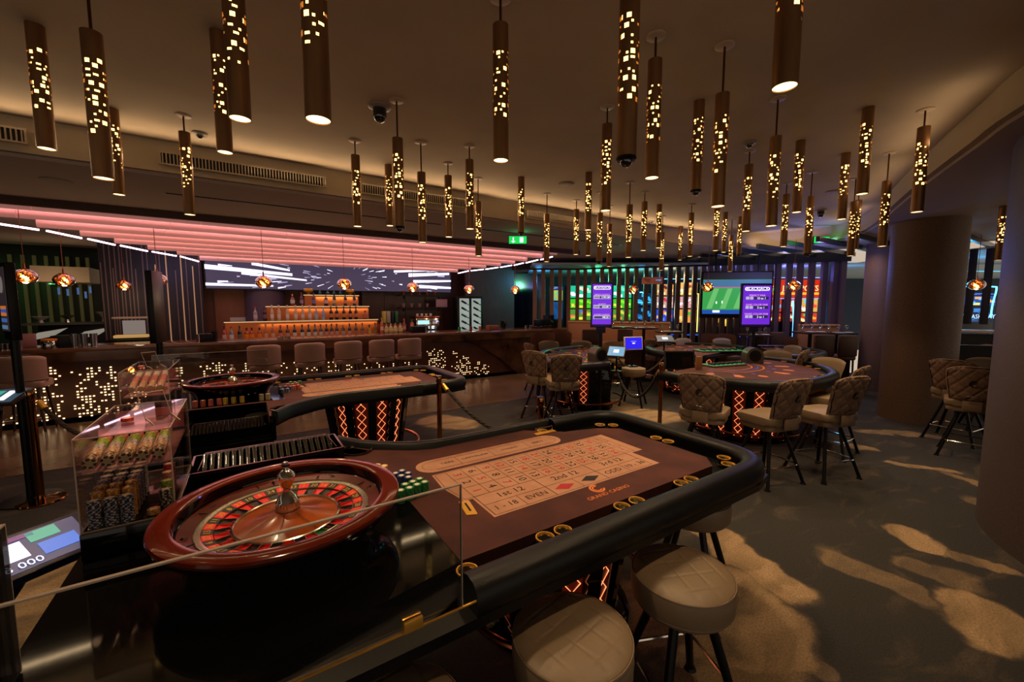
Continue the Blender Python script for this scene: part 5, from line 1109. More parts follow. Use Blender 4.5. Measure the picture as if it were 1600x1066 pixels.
# ------------------------------------------------------------------ blackjack style tables
M_print2 = mat('print_orange2', 'c07038', .7); M_blueprint = mat('print_blue', '3a44c8', .6); M_chipgreen = mat('felt_green_lit', '2ea868', .5)
def card_table(outline, base, br, label, deal, fan=None, drumn=14, facing=-PI/2, tilt=0, box_base=False, purple=False):
    """outline runs along the players' edge; first and last point close on the dealer side"""
    cx = sum(p[0] for p in outline)/len(outline); cy = sum(p[1] for p in outline)/len(outline); t = thing('card_table', label, 'table', (*base, 0))
    rel = [(x-base[0], y-base[1]) for x, y in outline]; sm = [p[:2] for p in smooth([(x, y, 0) for x, y in rel], 5)]
    part('table_body', B().prism(sm, .77, .82), M_black, t)
    def inset(d):
        out = []
        k = len(sm)
        for i in range(k):
            a = Vector(sm[i-1] if i else sm[0]); c = Vector(sm[i+1] if i < k-1 else sm[-1]); dd = (c-a).normalized(); n_ = Vector((-dd.y, dd.x)); q = Vector(sm[i])
            s = 1 if (Vector((cx-base[0], cy-base[1]))-q).dot(n_) > 0 else -1; out.append(tuple(q+n_*s*d))
        return out
    i1, i2 = inset(.12), inset(.20)
    part('bezel', B().prism(i1, .82, .846), M_gloss, t); part('felt', B().prism(i2, .82, .849), M_felt, t)
    s = 1 if (Vector((cx-base[0], cy-base[1]))-Vector(sm[len(sm)//2])).dot(Vector((-(Vector(sm[len(sm)//2+1])-Vector(sm[len(sm)//2-1])).y, (Vector(sm[len(sm)//2+1])-Vector(sm[len(sm)//2-1])).x))) > 0 else -1
    part('padded_rail', B().sweep(inset(.06), [(s*a_, z_) for a_, z_ in ((.058, .845), (.06, .868), (.045, .888), (.01, .897), (-.03, .892), (-.055, .87), (-.062, .83), (-.05, .79), (-.02, .772), (.058, .772))]), mat('leather_violet_light', '1a1822', .35) if purple else M_leather, t, ang=60)  # violet light on the purple rails is tinted into their leather colour
    k = len(sm); i3 = inset(.16)
    for f in (.12, .17, .30, .36, .5, .56, .70, .76, .88):
        q = i3[int(f*(k-1))]; part('cup_holder', B().lathe([(.03, .835), (.031, .848), (.038, .852), (.038, .857), (.032, .857), (.026, .84), (0, .838)], 16, (q[0], q[1], 0)), M_gold, t)
    c = Vector((cx-base[0], cy-base[1])); d = Vector(deal)-Vector((cx, cy)); dv = Vector(deal)-Vector(base)
    # printed arcs and betting spots around the dealer
    b = B(); b2 = B(); pts = [Vector(p) for p in i2]
    for j in range(7):
        q = pts[int((.14+.72*j/6)*(k-1))]; m = dv.lerp(q, .72); a = math.atan2((q-dv).y, (q-dv).x); M_ = TR(m.x, m.y, .8505, a)
        def P_(l): return [tuple(M_ @ Vector((x, y, 0))) for x, y in l]
        b.poly(P_([(-.10, -.035), (.05, -.06), (.10, 0), (.05, .06), (-.10, .035)]) if j % 2 else P_([(.07*math.cos(u*PI/8), .05*math.sin(u*PI/8)) for u in range(16)]))
        b2.poly(P_([(-.17+.03*math.cos(u*PI/5), .03*math.sin(u*PI/5)) for u in range(10)]))
    for rr in (.36, .42, .48):
        for j in range(24):
            q0 = pts[int((.1+.8*j/24)*(k-1))]; q1 = pts[int((.1+.8*(j+1)/24)*(k-1))]; a0, a1_ = dv.lerp(q0, rr), dv.lerp(q1, rr); a2, a3 = dv.lerp(q1, rr+.015), dv.lerp(q0, rr+.015)
            if (a0-a1_).length > .002: (b if rr != .42 else b2).poly([(p.x, p.y, .8506) for p in (a0, a1_, a2, a3)])
    part('betting_print', b, M_print2, t, ang=0); part('betting_print', b2, M_blueprint, t, ang=0)
    if box_base:
        part('cabinet', B().box((.1, -.15, .40), (.7, .5, .74), rz=.75, bev=.01), M_gloss, t); drum(t, br*.75, br*.85, .06, .765, drumn, .1)
    else:
        drum(t, br*.86, br, .06, .765, drumn, .1)
    b = B(); b.lathe([(0, 0), (br*.95, 0), (br*.95, .035), (0, .06)], 36); part('foot_plate', b, M_gloss, t)
    b = B(); b.tube([((br+.12)*math.cos(2*PI*i/40), (br+.12)*math.sin(2*PI*i/40), .15) for i in range(40)], .015, 8, closed=True); part('foot_rail', b, M_copper, t)
    return t
card_table([(4.47, 3.38), (4.5, 2.95), (4.62, 2.55), (4.85, 2.18), (5.3, 1.97), (5.9, 1.95), (6.35, 2.03), (6.8, 2.28), (7.1, 2.62), (7.3, 3.05), (7.32, 3.5)], (5.75, 2.95), .66, 'right hand blackjack table with glowing lattice base and quilted chairs', (5.9, 3.4), drumn=18)
card_table([(6.3, 6.25), (5.9, 6.45), (5.4, 6.42), (4.8, 6.2), (4.35, 5.8), (4.02, 5.25), (3.93, 4.75), (4.1, 4.4), (4.6, 4.3)], (4.95, 5.2), .5, 'left hand blackjack table with purple sheen rail and colourful bets', (5.4, 5.1), drumn=10, box_base=True, purple=True)
card_table([(6.35, 4.1), (6.35, 4.6), (6.6, 5.2), (7.1, 5.65), (7.8, 5.85), (8.4, 5.65), (8.75, 5.1), (8.75, 4.55), (8.5, 4.25)], (7.5, 4.9), .5, 'middle card table with bright green chip tray', (7.4, 4.3), drumn=10)
card_table([(7.75, 3.3), (7.9, 3.0), (8.5, 2.95), (9.1, 3.15), (9.5, 3.6), (9.5, 4.1), (9.2, 4.45)], (8.7, 3.75), .4, 'farthest card table with violet lit rail, behind the right blackjack table', (8.5, 3.8), drumn=8, purple=True)
def shoe(px, py, z, rz, label):
    p = at(px, py, z); t = thing('card_shuffler', label, 'card shuffler', (p.x, p.y, .85), rz); pts = [(.0, -.13)]+[(.13*math.sin(a*PI/10)*1.0, 0) for a in ()]
    b = B(); prof = [(-.12, 0), (.12, 0), (.12, .12)]+[(.12*math.cos(i*PI/10), .12+.12*math.sin(i*PI/10)) for i in range(1, 10)]+[(-.12, .12)]
    lo = [b.b.verts.new((x, -.11, z_)) for x, z_ in prof]; hi = [b.b.verts.new((x, .11, z_)) for x, z_ in prof]; b.b.faces.new(lo); b.b.faces.new(hi[::-1])
    for i in range(len(prof)): b.b.faces.new((lo[i], lo[(i+1) % len(prof)], hi[(i+1) % len(prof)], hi[i]))
    part('casing', b, mat('shuffler_grey', '3c3830', .3), t); b = B(); b.lathe([(0, 0), (.085, 0), (.085, .004), (0, .004)], 24, M=Matrix.Translation((0, -.112, .12)) @ Matrix.Rotation(PI/2, 4, 'X')); part('side_disc', b, M_black, t)
    part('card_mouth', B().box((.13, 0, .04), (.03, .08, .03)), M_chrome, t); part('card_slide', B().box((-.19, 0, .05), (.16, .075, .006), M=Matrix.Identity(4)), M_clear, t)
shoe(1175, 566, .86, -.75, 'arched black card shuffler on the right hand blackjack table'); shoe(934, 565, .86, -.2, 'arched black card shuffler below the left jackpot display')
def ctray(c, L_, W_, rz, label):
    t = thing('green_chip_tray', label, 'chip tray', (*c, .852), rz); part('frame', B().box((0, 0, .01), (L_+.04, W_+.04, .02), bev=.003), mat('tray_wood', '6a4a2c', .4), t); part('lit_bed', B().box((0, 0, .022), (L_, W_, .006)), glow('green_lit_bed', '38c47c', .55), t); b = B()
    for i in range(7): b.cyl((-L_/2+L_*(i+.5)/7, -W_*.4, .034), (-L_/2+L_*(i+.5)/7, W_*.1, .034), .018, n=10)
    part('tray_chips', b, M_black, t)
p = at(1130, 570, .86); ctray((p.x, p.y), .62, .22, -.2, 'green lit chip tray on the right hand blackjack table'); p = at(1125, 548, .86); ctray((p.x, p.y), .9, .3, -.45, 'green lit chip tray on the middle card table')
# small chips on the left table
for i, (px, py, c) in enumerate(((880, 549, '1ca060'), (897, 551, '4858c8'), (905, 552, 'c0b8b0'), (915, 549, 'c08030'), (870, 550, '4858c8'), (922, 552, '3048b0'), (862, 549, 'b87830'))):
    p = at(px, py, .86); solo('betting_chip', B().lathe([(0, 0), (.03, 0), (.03, .02), (.024, .024), (0, .024)], 14), mat('bet_'+c, c, .4), f'{("green", "blue", "white", "orange", "blue", "deep blue", "amber")[i]} betting chip, {ordn(i+1)} on the left blackjack table', 'chip', 'betting chips on the left blackjack table', loc=(p.x, p.y, .851))

# ------------------------------------------------------------------ jackpot displays on posts
M_purple = glow('display_purple', '6a1fd0', 1.0); M_dtext = glow('display_white', 'f4f0ff', 1.6); M_dpink = glow('display_pink', 'f0a0d8', 1.3); M_dgreen = mat('display_dark_green', '06201c', .3, emis=.3, ecol='0a3028')
def display(px0, px1, py0, py1, D, label, texts, pairs, post_to):
    a = atd(px0, py0, D); c = atd(px1, py1, D); mid = (a+c)/2; W_ = (Vector(atd(px1, py0, D))-Vector(a)).length; H_ = a.z-c.z
    t = thing('jackpot_display', label, 'display', mid, YAW-PI/2, None)
    part('casing', B().box((0, .03, 0), (W_, .06, H_), bev=.006), M_black, t); scr = part('screen', B().box((0, -.002, .01*H_), (W_*.9, .004, H_*.88)), M_purple, t)
    rx = frameM((0, 0, 0), (1, 0, 0), (0, 0, 1))
    def TX(b, s, x, z, sz): text_bm(b, s, sz, Matrix.Translation((x*W_, -.010, z*H_)) @ rx)
    b = B(); r_ = rounded([(-.40*W_, .335*H_), (.40*W_, .335*H_), (.40*W_, .415*H_), (-.40*W_, .415*H_)], .04*H_, 5); b.poly([(x, -.005, z) for x, z in r_]); part('title_plate', b, M_dtext, scr, ang=0)
    b = B(); r_ = rounded([(-.37*W_, .345*H_), (.37*W_, .345*H_), (.37*W_, .405*H_), (-.37*W_, .405*H_)], .03*H_, 5); b.poly([(x, -.007, z) for x, z in r_]); part('title_field', b, glow('title_violet', '3c2c70', .8), scr, ang=0)
    tw, tp = B(), B(); TX(tw, 'BLACKJACK', 0, .375, W_*.135)
    bb = B(); cards = B()
    for (ttl, val, z_) in texts:
        TX(tp, ttl, 0, z_+.055, W_*.085); fl = .40
        if pairs:
            bb.poly([(x*W_, -.006, z*H_) for x, z in ((-.10, z_-.035), (.38, z_-.035), (.38, z_+.03), (-.10, z_+.03))])
            for k_ in (0, 1): cards.poly([(x*W_, -.007, z*H_) for x, z in ((-.36+.13*k_, z_-.035), (-.25+.13*k_, z_-.035), (-.25+.13*k_, z_+.03), (-.36+.13*k_, z_+.03))])
            TX(tw, val, .14, z_-.01, W_*.10)
        else:
            cards.poly([(x*W_, -.005, z*H_) for x, z in ((-.40, z_-.04), (.40, z_-.04), (.40, z_+.04), (-.40, z_+.04))]); bb.poly([(x*W_, -.007, z*H_) for x, z in ((-.12 if z_ > -.2 else -.36, z_-.03), (.37, z_-.03), (.37, z_+.02), (-.12 if z_ > -.2 else -.36, z_+.02))])
            TX(tw, val, .16, z_-.006, W_*.115)
            if z_ > -.2:
                for k_ in range(3): bb.poly([(x*W_, -.007, z*H_) for x, z in ((-.35+.07*k_, z_-.02), (-.31+.07*k_, z_-.02), (-.31+.07*k_, z_+.015), (-.35+.07*k_, z_+.015))])
    part('value_fields', bb, M_dgreen, scr, ang=0); part('card_icons', cards, glow('icon_grey', 'b8b4c8', 1.0), scr, ang=0); part('lettering', tw, M_dtext, scr, ang=0); part('lettering', tp, M_dpink, scr, ang=0)
    b = B(); b.cyl((0, .05, post_to-mid.z), (0, .05, -H_/2), .03, n=12); b.box((0, .05, -H_/2-.04), (.14, .06, .10)); part('post', b, M_black, t); lamp('display_glow', 'AREA', mid-_f*.06, 2.0, (.45, .2, 1), W_, (PI/2, 0, YAW-PI/2), sy=H_)
display(924, 957, 441, 512, 6.45, 'tall purple jackpot display above the left blackjack table', (('PERFECT JACKPOT', '2.781,80', .17), ('JACKPOT', '623,80', -.04), ('MYSTERY JACKPOT', '188,20', -.27)), False, .05)
display(1158, 1206, 443, 512, 8.0, 'tall purple payout display right of the football screen', (('PERFECT PAIR', '10 to 1', .17), ('SAME COLOR PAIR', '5 to 1', -.04), ('MIXED COLOR PAIR', '3 to 1', -.25)), True, .9)
# side-on displays by the bar
def side_display(px, py0, py1, D, rz, W_, label, post_to, coloured):
    a = atd(px, py0, D); c = atd(px, py1, D); mid = (a+c)/2; H_ = a.z-c.z; t = thing('side_display', label, 'display', mid, rz)
    part('casing', B().box((0, .035, 0), (W_, .06, H_), bev=.006), M_black, t); part('screen', B().box((0, 0, .02), (W_*.86, .006, H_*.82)), glow('screen_dull', '342a2e', .6), t)
    for i, (cc, z_) in enumerate(coloured): part('screen_block', B().box((0, -.005, z_*H_), (W_*.66, .004, H_*.05)), glow('blk_'+cc, cc, .9), t)
    b = B(); b.lathe([(0, 0), (W_*.24, 0), (W_*.24, .003), (0, .003)], 20, M=Matrix.Translation((0, -.004, H_*.22)) @ Matrix.Rotation(PI/2, 4, 'X')); part('wheel_picture', b, glow('wheel_grey', '8a8078', .6), t)
    b = B(); b.cyl((0, .04, post_to-mid.z), (0, .04, -H_/2), .03, n=12); part('post', b, M_black, t)
    bp = B(); bp.lathe([(0, 0), (.2, 0), (.2, .012), (.04, .03), (0, .03)], 28, (0, .04, -mid.z)); part('foot', bp, M_black, t)
side_display(5, 411, 532, 3.5, YAW-PI/2-.55, .30, 'black display with dim roulette picture cut by the left edge', .02, (('c06820', -.08), ('2c4c9c', -.12), ('c06820', -.16), ('3a5a98', -.24), ('50708c', -.33)))
side_display(238, 424, 536, 4.6, YAW-PI/2-1.18, .30, 'slim black display seen edge on at the bar', .02, (('18a030', -.18), ('18a030', -.24), ('883040', -.1), ('c08890', .0)))
# tablets
def tablet(p, rz, tilt, W_, D_, label, body, scr, post=None, lines=None, lip=.03, bcol='0c0c10'):
    t = thing('tablet_screen', label, 'tablet', p, rz); R_ = Matrix.Rotation(tilt, 4, 'X'); part('casing', B().box((0, 0, 0), (W_, D_, lip), bev=.006, M=R_), mat('casing_'+bcol, bcol, .3), t)
    s = part('screen', B().box((0, 0, lip/2+.001), (W_*.88, D_*.82, .002), M=R_), scr, t)
    if lines:
        for c, x, y, w_, h_ in lines: part('screen_graphic', B().box((x*W_, y*D_, lip/2+.003), (w_*W_, h_*D_, .002), M=R_), c, s)
    if post is not None: b = B(); b.tube([(0, .0, -.02), (0, .05, -.12), (post[0], post[1], post[2])], [.03, .028, .024], 10); b.lathe([(0, 0), (.10, 0), (.10, .012), (.03, .02), (0, .02)], 24, (post[0], post[1], post[2])); part('stand', b, M_black, t)
    return t
gw = glow('graphic_white', 'e8ecff', 1.5); gb = glow('graphic_blue', '2c68c8', 1.2); gt = glow('graphic_teal', '38a890', 1.0); gr = glow('graphic_magenta', '703078', .9)
tt = tablet(at(28, 872, .80), .62, .40, .42, .23, 'dark tablet with blue and white screen lying tilted at the lower left', None, glow('tablet_blue', '1c3478', .6), post=(-.15, .55, -.80), lines=((gw, -.12, .05, .34, .4), (gt, .2, .25, .2, .25), (gr, -.05, .34, .4, .1), (gb, .25, -.1, .25, .3)), lip=.04, bcol='1a1c3a')
b = B(); text_bm(b, '88 000', .045, Matrix.Rotation(.40, 4, 'X') @ Matrix.Translation((-.02, -.07, .026))); part('screen_digits', b, gw, tt, ang=0)
p = at(-12, 622, .95); tablet(p, YAW-PI/2+.3, .35, .42, .26, 'tablet with pale blue card pictures at the left edge', None, glow('tablet_grey_blue', '3c5868', .7), post=(-.3, .05, -.93), lines=((gw, -.3, 0, .12, .6), (gb, -.12, 0, .12, .6), (gt, .06, 0, .12, .6), (gw, .24, 0, .12, .6)), bcol='3a2c30')
def upright(px, py, D, W_, H_, rz, tilt, label, scr, bcol, name='monitor', txt=None, post_z=.9):
    p = atd(px, py, D); t = thing('monitor', label, 'monitor', p, YAW-PI/2+rz); R_ = Matrix.Rotation(PI/2-tilt, 4, 'X')
    part('casing', B().box((0, 0, -.012), (W_, H_, .024), bev=.005, M=R_), mat('casing_'+bcol, bcol, .3), t); s = part('screen', B().box((0, 0, .001), (W_*.9, H_*.86, .003), M=R_), scr, t)
    if txt:
        b = B()
        if txt == 'dot': b.box((0, 0, .004), (W_*.14, H_*.08, .002), M=R_); b.box((0, H_*.14, .004), (W_*.3, H_*.012, .002), M=R_)
        else: b.box((0, 0, .004), (W_*.3, H_*.3, .002), M=R_)
        part('screen_graphic', b, gw, s)
    b = B(); b.cyl((0, .03, post_z-p.z), (0, .03, -H_*.2), .015, n=8); part('arm', b, M_black, t); part('foot', B().box((0, .03, post_z-p.z), (.14, .12, .02)), M_black, t)
upright(990, 536.5, 6.6, .33, .215, .25, .12, 'bright blue monitor with cream frame between the card tables', glow('monitor_blue', '2a1ee0', 1.2), 'd8cfa0', txt='dot', post_z=.75)
upright(963, 549, 6.1, .26, .19, -.5, .75, 'small tilted pale blue tablet beside the left shuffler', glow('tablet_cyan', '4c9cc8', 1.0), '101014', txt='x', post_z=.75)
upright(1039, 529, 7.6, .34, .2, 0, 1.0, 'tilted grey blue tablet at left end of the middle card table', glow('tablet_slate', '4c6478', .6), '101014', txt='x', post_z=.86)
upright(1062, 563, 5.9, .44, .27, 0, .15, 'dark switched off monitor with pale edge behind the nearest quilted chair', M_screenoff, '24221e', post_z=.6)
p = atd(1092, 567, 5.7); solo('menu_card', B().box((0, 0, 0), (.12, .03, .17), bev=.002), mat('kraft_card', '8a5a30', .6), 'brown card standing beside the dark monitor', 'card', loc=p)
p = at(1004, 565, .86)
# ------------------------------------------------------------------ slatted partition toward the slot machine hall
ZP = 2.75
A_ = [at(815, 422, ZP), at(900, 422, ZP), at(1095, 416.5, ZP), at(1289, 410, ZP), at(1330, 408, ZP)]
part_t = thing('slatted_partition', 'row of tall wooden fins screening the slot machine hall', 'partition', (0, 0, 0))
M_fin = mat('fin_wood', '7a5642', .5, noise=.2, nscale=5, stretch=(6, 6, 1)); M_finm = mat('fin_mauve', '5c4854', .45)
def curve_at(px):
    pts = [(815, A_[0]), (900, A_[1]), (1095, A_[2]), (1289, A_[3]), (1330, A_[4])]
    for (x0, p0), (x1, p1) in zip(pts, pts[1:]):
        if px <= x1: return p0.lerp(p1, (px-x0)/(x1-x0))
    return pts[-1][1]
fins = [836, 849, 862.5, 875.5, 889, 903, 916, 930, 944, 958, 972, 985, 999, 1014.5, 1027, 1038.5, 1051, 1063, 1075, 1087, 1100, 1112, 1123, 1135, 1148, 1160, 1172, 1184, 1196, 1209, 1221, 1238, 1254, 1271, 1289, 1306, 1318]
for i, px in enumerate(fins):
    q = curve_at(px); w_ = .11; part('fin', B().box((q.x, q.y, 1.42), (w_, .12, 2.7), rz=YAW-PI/2-.15), M_fin if px < 1000 else M_finm, part_t)
a = curve_at(815); c = curve_at(1330); d = c-a
b = B(); b.sweep([(p.x, p.y, 0) for p in [curve_at(x) for x in (800, 900, 1095, 1289, 1330)]], [(.10, 2.75), (.10, 2.98), (-.10, 2.98), (-.10, 2.75)]); part('header', b, M_matte, part_t)
# right hand bay with fins behind the columns
qa, qb = at(1436, 396, ZP), at(1560, 390, ZP)
t2 = thing('slatted_partition', 'dark fins before the blue neon room at far right', 'partition', (0, 0, 0))
for px in (1498, 1524, 1549, 1575): q = qa.lerp(qb, (px-1436)/124); part('fin', B().box((q.x, q.y, 2.08), (.05, .1, 1.4), rz=YAW-PI/2), M_matte, t2)
# counter with emblem at far right
ce = thing('emblem_counter', 'black counter with brass top and large bronze emblem at far right', 'counter', (0, 0, 0))
c0, c1 = atd(1455, 517, 7.7), atd(1600, 519, 7.2); cm_ = (c0+c1)/2; cd = (c1-c0).xy; cr_ = math.atan2(cd.y, cd.x)
part('counter_body', B().box((cm_.x+.4, cm_.y-.15, c0.z/2-.03), (1.8, .4, c0.z-.06), rz=cr_), M_matte, ce); part('counter_top', B().box((cm_.x+.4, cm_.y-.15, c0.z), (1.82, .44, .035), rz=cr_), mat('brass_top', '9a6a48', .3, .8), ce)
e = atd(1540, 560, 7.15); b = B(); mt = frameM(e, (cd.x, cd.y, 0), (0, 0, 1))
for r0, r1, s0, s1 in ((.20, .25, .8, 4.9), (.11, .165, 1.0, 4.4)):
    for i in range(20):
        q = [s0+(s1-s0)*i/20, s0+(s1-s0)*(i+1)/20]; b.poly([tuple(mt @ Vector((r*math.cos(a), r*math.sin(a), 0))) for r, a in ((r0, q[0]), (r1, q[0]), (r1, q[1]), (r0, q[1]))])
part('emblem', b, mat('emblem_bronze', 'b08040', .5, .2), ce, ang=0)
# skirting lower wall between column and counter
struct('wall_right_low', B().box((9.75, 1.45, .55), (.15, 1.6, 1.1), rz=.6), M_matte)

# ------------------------------------------------------------------ open black slat ceiling before the hall
sc_t = thing('slat_ceiling', 'open black slats over the lounge before the slot machine hall', 'ceiling panel', (0, 0, 0))
for i in range(17):
    y = 1.2+.52*i; x0 = max(8.6+abs(y-3.8)*.35, 8.3); x1 = 13.2-(y-1)*.35
    if x1 > x0+.4: part('slat', B().box(((x0+x1)/2, y, 2.93), (x1-x0, .06, .09)), mat('slat_black_blue', '15181c', .3), sc_t)

# ------------------------------------------------------------------ slot machine hall
fw = Vector((math.cos(YAW), math.sin(YAW), 0))
q = atd(1250, 476, 16.6); struct('wall_hall', B().box((q.x, q.y, 1.6), (26, .1, 3.4), rz=YAW-PI/2), mat('hall_blue_wall', '14283c', .6))
q = atd(1290, 476, 13.75); struct('ceiling_hall', B().box((q.x, q.y, 2.81), (20, 6, .05), rz=YAW-PI/2), mat('hall_ceiling', '8c9ca0', .6)); q = atd(1520, 476, 10.2); struct('ceiling_hall_right', B().box((q.x, q.y, 2.86), (4.2, 5, .05), rz=YAW-PI/2), mat('hall_ceiling'))
for (px, D, col, e, z_) in ((845, 12.6, (.1, .45, 1), 20, 2.5), (930, 12.6, (.1, 1, .45), 45, 2.5), (975, 12.4, (.15, 1, .5), 30, 2.5), (1040, 11.9, (1, .75, .35), 24, 2.5), (1000, 12, (.05, .4, 1), 10, 2.5), (1130, 11.4, (.3, .25, 1), 26, 2.5), (1230, 11.2, (.2, .2, 1), 40, 2.5), (1280, 11.0, (.35, .3, 1), 14, 2.5), (1330, 11, (.05, .5, 1), 12, 2.3), (1500, 9.6, (.05, .5, 1), 40, 2.3), (1420, 9.5, (.05, .4, 1), 9, 2.4)):
    p = atd(px, 430, D); lamp('hall_light', 'POINT', (p.x, p.y, z_), e, col, .12)
# coloured spill on the blue flank of the middle column
p = atd(1262, 470, 8.3); lamp('blue_spill', 'POINT', (p.x, p.y, 2.4), 34, (.22, .28, 1), .15)
SCR = {}
def g_(c, s=1.1): return glow('lit_'+c+str(s), c, s)
def slot(px, D, w_px, topper, mid, low, frame, label, y0=443, yt=462, ym=478, y2=494, y1=506, neon=None):
    p = atd(px, 470, D); t = thing('slot_machine', label, 'slot machine', (p.x, p.y, 0), YAW-PI/2, 'slot machines in the hall'); u = D/FPX; W_ = w_px*u
    z = lambda py: atd(px, py, D).z
    part('cabinet', B().box((0, .3, .45), (W_, .5, .9), bev=.02), M_black, t); part('body_upper', B().box((0, .22, (z(y0)+.85)/2), (W_, .3, z(y0)-.85), bev=.01), mat('slot_body', '10141c', .3), t)
    def pan(nm, ya, yb, c, s=1.2, f=.92): 
        o = part(nm, B().box((0, .055, (z(ya)+z(yb))/2), (W_*f, .03, (z(ya)-z(yb))*.94)), g_(c, s), t); return o
    r_ = random.Random(int(px))
    def deco(par, ya, yb, cols, n):
        zt_, zb_ = z(ya), z(yb); H = zt_-zb_
        for i in range(n):
            c = cols[i % len(cols)]; x = (-.36+.72*((i*2.39) % 1))*W_; zz = zb_+H*(.18+.64*((i*.618+.3) % 1)); part('screen_picture', B().box((x, .035, zz), (W_*.2, .004, H*.22)), g_(c, 1.4), par)
    if topper:
        o = pan('topper_screen', y0, yt, topper[0]); deco(o, y0, yt, topper[1:], 7)
    if mid: o = pan('upper_screen', yt+1, ym+8, mid[0]); deco(o, yt+1, ym+8, mid[1:], 9)
    if low: o = pan('reel_screen', ym+9, y1, low[0]); deco(o, ym+9, y1, low[1:], 9)
    part('button_deck', B().box((0, -.08, .88), (W_*.95, .3, .05)), mat('deck', '202028', .3), t); part('deck_light', B().box((0, -.235, .88), (W_*.9, .008, .02)), g_(neon or '3060ff', 1.2), t)
    if frame:
        b = B(); b.tube([(-W_*.52, .03, .95), (-W_*.52, .03, z(y0+18)), (W_*.52, .03, z(y0+18)), (W_*.52, .03, .95)], .012, 6); part('neon_frame', b, g_(frame, 3), t)
    return t
slot(912, 12.9, 56, ('20b890', 'ffffff', 'f0c8b0', '80e8c0'), ('40c020', 'e0d040', '80e020', '208020'), ('508830', 'e06040', '4060c0', 'e0d040', '60d020'), None, 'wide green screen slot machine behind the fins, left', 446, 466, 474, 494, 501)
slot(973, 12.7, 30, ('20b890', 'ffffff', '60e0b0', 'f0f0f0'), ('40c020', 'e0d040', '80e020', 'c0e060'), ('508830', 'e08040', 'c0c040', '60d020'), None, 'green screen slot machine just right of the left jackpot display', 446, 466, 474, 494, 501)
slot(870, 12.9, 20, ('3048c0', '5870e0', 'a0b850'), ('a0b050', '60a0a0', '80b860'), ('104880', '0c3868'), None, 'narrow blue slot machine at the left of the hall', 448, 452, 462, 490, 500)
slot(1008, 12.3, 28, None, ('0c2840', '30a0e0'), ('0a1830', '204880', '3090d0'), '60c8f0', 'dark slot machine framed by a cyan neon arch', 455, 456, 470, 490, 502)
slot(1040, 12.0, 27, ('e09850', 'f8e0b0', '601818', 'fff0c8'), ('c89890', 'f0e0d8', 'c03040', 'e8c8c0'), ('3048c8', 'f0c060', 'e84030', '6080f0', 'f0f0f0'), None, 'slot machine with a red and blue reel screen behind the fins', 444, 462, 474, 494, 503)
slot(1076, 11.9, 30, ('f0b860', 'fff0c8', 'a04020', 'f8d890'), ('d8a0a0', 'f8f0e8', 'd03040'), ('e09840', 'f8e080', '40a040', 'e86030'), 'e8e070', 'slot machine framed in yellow light left of the football screen', 441, 462, 474, 494, 505)
slot(1108, 11.8, 20, ('e8a860', 'fff0c8', '801818'), None, None, None, 'slot machine half hidden by left edge of the football screen', 443, 468, 474, 494, 500)
slot(1214, 11.0, 19, ('d02810', 'f8b040', 'ffe080'), ('c04030', 'f0e0d0', 'f0c040', '60a0e0'), ('b03020', 'f0f0e0', '50b050', 'f08030'), None, 'red slot machine just right of the purple payout display', 437, 465, 480, 498, 503)
slot(1236, 10.9, 17, ('d82c10', 'f8c040', 'ffe890'), ('c84838', 'f0d8d0', 'e0c050'), ('a82818', 'f0e8e0', '60c060'), None, 'red slot machine, second right of the purple payout display', 437, 465, 480, 498, 503)
slot(1264, 10.8, 34, ('e03810', 'f8a030', 'ffe070', 'fff0b0'), ('d8a848', 'f0f0e0', '60b8e0', 'e04830'), ('c83818', 'f0e0a0', '50b050', 'f0a030'), '70b8ff', 'widest red slot machine at right of the hall', 437, 465, 480, 498, 504)
slot(1145, 11.3, 44, None, ('181c30', '383c58'), ('201820', 'e0a030', 'e05020', 'f0d060'), None, 'slot machine whose lower screen shows below the football screen', 470, 472, 474, 494, 512)
slot(1535, 9.3, 52, ('0c2060', '3868e0', '5090ff'), ('184898', '58b0f0', 'e0a050', 'e0e060', '4090f0'), ('081430', '204070', '3878c0'), None, 'blue slot machine in the neon room at far right', 458, 461, 470, 490, 505)
b = B(); q = atd(1522, 495, 9.15); text_bm(b, 'FAST CASHPLAY', .13, frameM((q.x, q.y, q.z), (-_f.y*-1, -_f.x, 0) if False else (CR.x, CR.y, 0), (0, 0, 1))); solo('neon_sign', b, g_('b8e0ff', 1.6), 'small pale lettering sign on the blue slot machine at far right', 'sign', ang=0)
def neon(pts, D, r, col, label):
    P_ = [atd(x, y, D) for x, y in pts]; o = P_[0].copy(); b = B(); b.tube(smooth([tuple(p-o) for p in P_], 4), r, 6); solo('neon_tube', b, g_(col, 5), label, 'neon light', loc=o)
neon([(1487, 510), (1484, 492), (1490, 470), (1492, 458), (1490, 455)], 8.8, .014, '50c8ff', 'cyan neon line at left of the blue room at far right'); neon([(1496, 448), (1550, 448), (1557, 452), (1551, 475), (1548, 496)], 8.8, .014, '50c8ff', 'cyan neon arch over the blue slot machine at far right')
neon([(1474, 463), (1488, 462)], 8.8, .012, '50c8ff', 'short cyan neon bar at far left of the blue room')
neon([(1000, 457), (1005, 458), (1008, 470), (1009, 490), (1006, 501)], 11.7, .016, '50c8ff', 'cyan neon curve behind the fins right of the left jackpot display')
neon([(1239, 470), (1240, 500), (1238, 540)], 10.4, .02, '58a8ff', 'vertical blue white light between the red slot machines')
neon([(1055, 470), (1054, 500), (1056, 530)], 11.5, .014, 'f0f0a0', 'vertical yellow white light left of the football screen')
